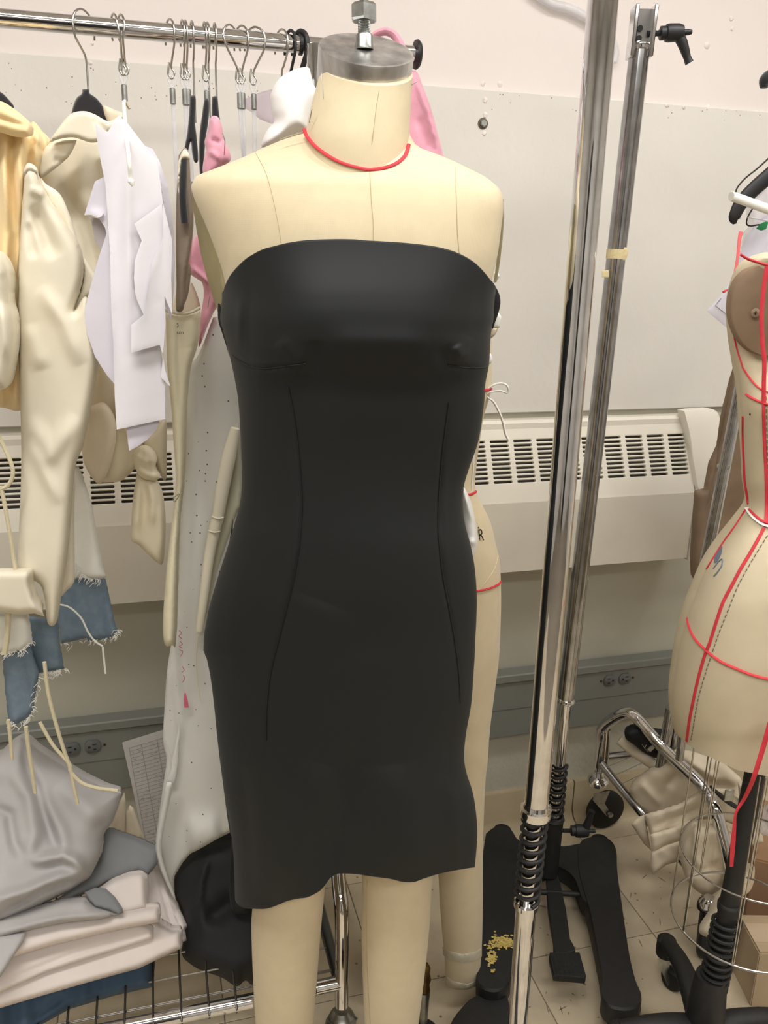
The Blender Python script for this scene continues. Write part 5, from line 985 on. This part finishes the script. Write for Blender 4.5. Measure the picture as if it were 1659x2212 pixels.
cp=thing('metal_clip','small bent silver metal clip lying on the black fabric','clip',at(1412,1622,1.70))
obj('plate',extrude_poly(np.array([at(x,y,1.70) for x,y in[(1398,1619),(1412,1608),(1418,1612),(1405,1625)]]),(0,.003,0)),ZINC,cp,False)
obj('wire',tube([at(x,y,1.70) for x,y in[(1387,1608),(1392,1616),(1400,1624)]],.001,6),STEEL,cp); obj('wire',tube([at(x,y,1.70) for x,y in[(1396,1609),(1392,1616)]],.001,6),STEEL,cp)
o=obj('black_strap',tube([at(x,y,1.52) for x,y in[(1536,1700),(1560,1722),(1585,1740),(1612,1755)]],[.006,.010,.009,.008],10,5,flat=.5),BLKPL); tag(o,'black strap with silver buckle across the cream scraps','strap')
o=obj('buckle',box(at(1575,1718,1.50),(.02,.004,.028),None,.0015),ZINC); tag(o,'silver buckle piece on the black strap','buckle')
# boxes
def cbox(px,py,z,w,d,h,rot,lab,m=CARD):
    c=fl(px,py,z); ax=np.array([[math.cos(rot),math.sin(rot),0],[-math.sin(rot),math.cos(rot),0],[0,0,1]]); ctr=c+ax[0]*w/2+ax[1]*d/2+np.array([0,0,h/2])
    t=thing('cardboard_box',lab,'box',c+ax[0]*w/2+ax[1]*d/2)
    th_=.004
    obj('front_panel',box(ctr-ax[1]*(d/2),(w,th_,h),ax),m,t,False); obj('back_panel',box(ctr+ax[1]*(d/2),(w,th_,h),ax),m,t,False)
    for s in(-1,1): obj('side_panel',box(ctr+ax[0]*s*w/2,(th_,d,h),ax),m,t,False)
    obj('bottom_panel',box(ctr-np.array([0,0,h/2]),(w,d,th_),ax),m,t,False)
    for s in(-1,1): obj('top_flap',box(ctr+np.array([0,0,h/2+.002])+ax[1]*s*d/4,(w,d/2-.002,th_),ax),m,t,False)
    obj('packing_tape',box(ctr+np.array([0,0,h/2+.0045]),(w+.001,.05,.0008),ax),mat('pale_packing_tape',(.80,.72,.62),.35),t,False)
    return t
cbox(1602,2020,.0,.42,.24,.20,math.radians(-20),'brown cardboard box behind the spring pole at the right edge')
cbox(1622,2172,.0,.35,.10,.13,math.radians(0),'pale tan low cardboard box at the lower right edge',mat('pale_card',(.74,.66,.55),.8))
cl('plastic_bag',[(1640,1750),(1700,1740),(1700,1800),(1660,1805),(1638,1795)],1.42,CLEAR,None,'crinkled clear plastic bag corner at the right edge by the black pole','bag',T=.02,r=14,step=4,fold=.01,fsx=5,fsy=8,creases=[])
# hangers top right
YH=1.50
h1=thing('clothes_hanger','black plastic hanger with pointed arm slanting down at the right edge','hanger',at(1659,390,YH),'hangers at the right edge')
obj('arm',tube([at(x,y,YH) for x,y in[(1587,484),(1586,470),(1600,440),(1625,412),(1659,382),(1720,330)]],[.003,.010,.012,.0125,.013,.013],16,6,flat=.5),BLKPL,h1)
h2=thing('clothes_hanger','white padded tube wire hanger crossing in front of the black hanger','hanger',at(1659,440,YH-.03),'hangers at the right edge')
obj('tube_bar',tube([at(1580,425,YH-.05),at(1590,427,YH-.05),at(1659,452,YH-.06),at(1720,475,YH-.06)],.0075,16,3),WHITE,h2)
obj('wire',tube([at(x,y,YH-.05) for x,y in[(1588,420),(1593,405),(1610,385),(1635,365),(1662,340),(1700,300)]],.0013,8,6),mat('dark_wire2',(.2,.19,.18),.4,.8),h2)
o=obj('black_hanger_tip',tube([at(1650,190,YH),at(1653,175,YH),at(1664,165,YH),at(1700,150,YH)],[.006,.010,.011,.01],14,5),VELVET); tag(o,'rounded black hanger tip at the right frame edge near the top','hanger')
pb_=thing('bagged_pattern','clear plastic bag with paper pattern and green tag hanging behind the tan form','bag',at(1620,700,1.50))
cl('bag',[(1612,430),(1625,405),(1645,390),(1700,380),(1700,560),(1640,600),(1596,620),(1590,600),(1608,500),(1617,490)],1.52,mat('bag_film',(.90,.89,.93),.2,alpha=.35),pb_,T=.02,r=20,step=7,smoothline=False,fold=.006,seed=3)
cl('paper',[(1585,600),(1596,560),(1608,520),(1640,470),(1700,450),(1700,640),(1620,700),(1580,716),(1527,672),(1555,640)],1.54,mat('pattern_paper_white',(.88,.87,.92),.75),pb_,T=.001,r=3,step=8,smoothline=False)
obj('pencil_line',tube([at(x,y,1.5375) for x,y in[(1558,644),(1545,660),(1578,686),(1584,690)]],.0004,5),INK,pb_)
obj('green_tag',extrude_poly(np.array([at(x,y,1.49) for x,y in[(1634,494),(1642,484),(1655,478),(1660,480),(1655,495),(1645,498)]]),(0,.002,0)),GREEN,pb_,False)
obj('wire',tube([at(x,y,1.49) for x,y in[(1626,450),(1615,470),(1613,484),(1622,488),(1640,485)]],.0013,8,4),mat('dark_wire2',(.2,.19,.18),.4,.8),pb_)
obj('strap',tube([at(x,y,1.48) for x,y in[(1617,470),(1640,474),(1665,478)]],.005,8,3,flat=.3),CLEAR,pb_)
o=obj('red_tape_strip',tube([at(x,y,1.40) for x,y in[(1601,500),(1597,520),(1593,560),(1588,590),(1585,597)]],[.0035,.0025,.0035],8,6,flat=.4),mat('pink_red_tape',(.93,.45,.47),.7)); tag(o,'loose pink-red tape strip standing up behind the tan form shoulder','tape')
o=obj('red_tape_strip',tube([at(x,y,1.40) for x,y in[(1562,631),(1570,627),(1579,630)]],.0035,8,4,flat=.5),REDT); tag(o,'short red tape stub on the white pattern paper corner','tape')
# rod standing beside the right leg
rd=thing('turned_post','short brown and steel turned post on a caster foot right of the right leg','stand post',fl(915,2290,0))
P0=at(917,2140,1.28); P1=at(912,2240,1.28)
obj('wood_grip',lathe([(.006,0),(.011,.006),(.009,.02),(.012,.032),(.009,.045),(.010,.058),(.006,.066)],P0+np.array([0,0,-.004]),(0,0,1),20),BRASS,rd)
obj('steel_shaft',lathe([(.004,-.26),(.006,-.2),(.006,-.09),(.0085,-.06),(.010,-.02),(.011,-.012),(.011,0)],P0,(0,0,1),20),ZINC,rd)
obj('base_disc',lathe([(.03,0),(.03,.004),(.008,.01),(.006,.05)],np.array([P0[0],P0[1],0]),(0,0,1),24),BLKMET,rd)

# scuffs and crumbs on the floor tiles
rr=random.Random(21); V=[];Fc=[]
for i in range(90):
    x=rr.uniform(1130,1640); y=rr.uniform(1850,2205); p=fl(x,y,.0003); a=rr.uniform(0,3.1); L=rr.choice([.002,.003,.004,.012]); w=rr.uniform(.0008,.0018)
    P=[p+np.array([math.cos(a)*L*c+math.sin(a)*w*s,math.sin(a)*L*c-math.cos(a)*w*s,0]) for c,s in((-1,-.3),(-.4,-1),(.5,-.8),(1,.2),(.3,1),(-.5,.7))]
    v,f=extrude_poly(P,(0,0,.0002)); Fc+=[tuple(q+len(V) for q in t) for t in f]; V+=list(v)
o=obj('floor_scuffs',(V,Fc),SCUFF,None,False); o['kind']='stuff'; o['label']='scuffs and crumbs scattered on the floor tiles'; o['category']='scuffs'
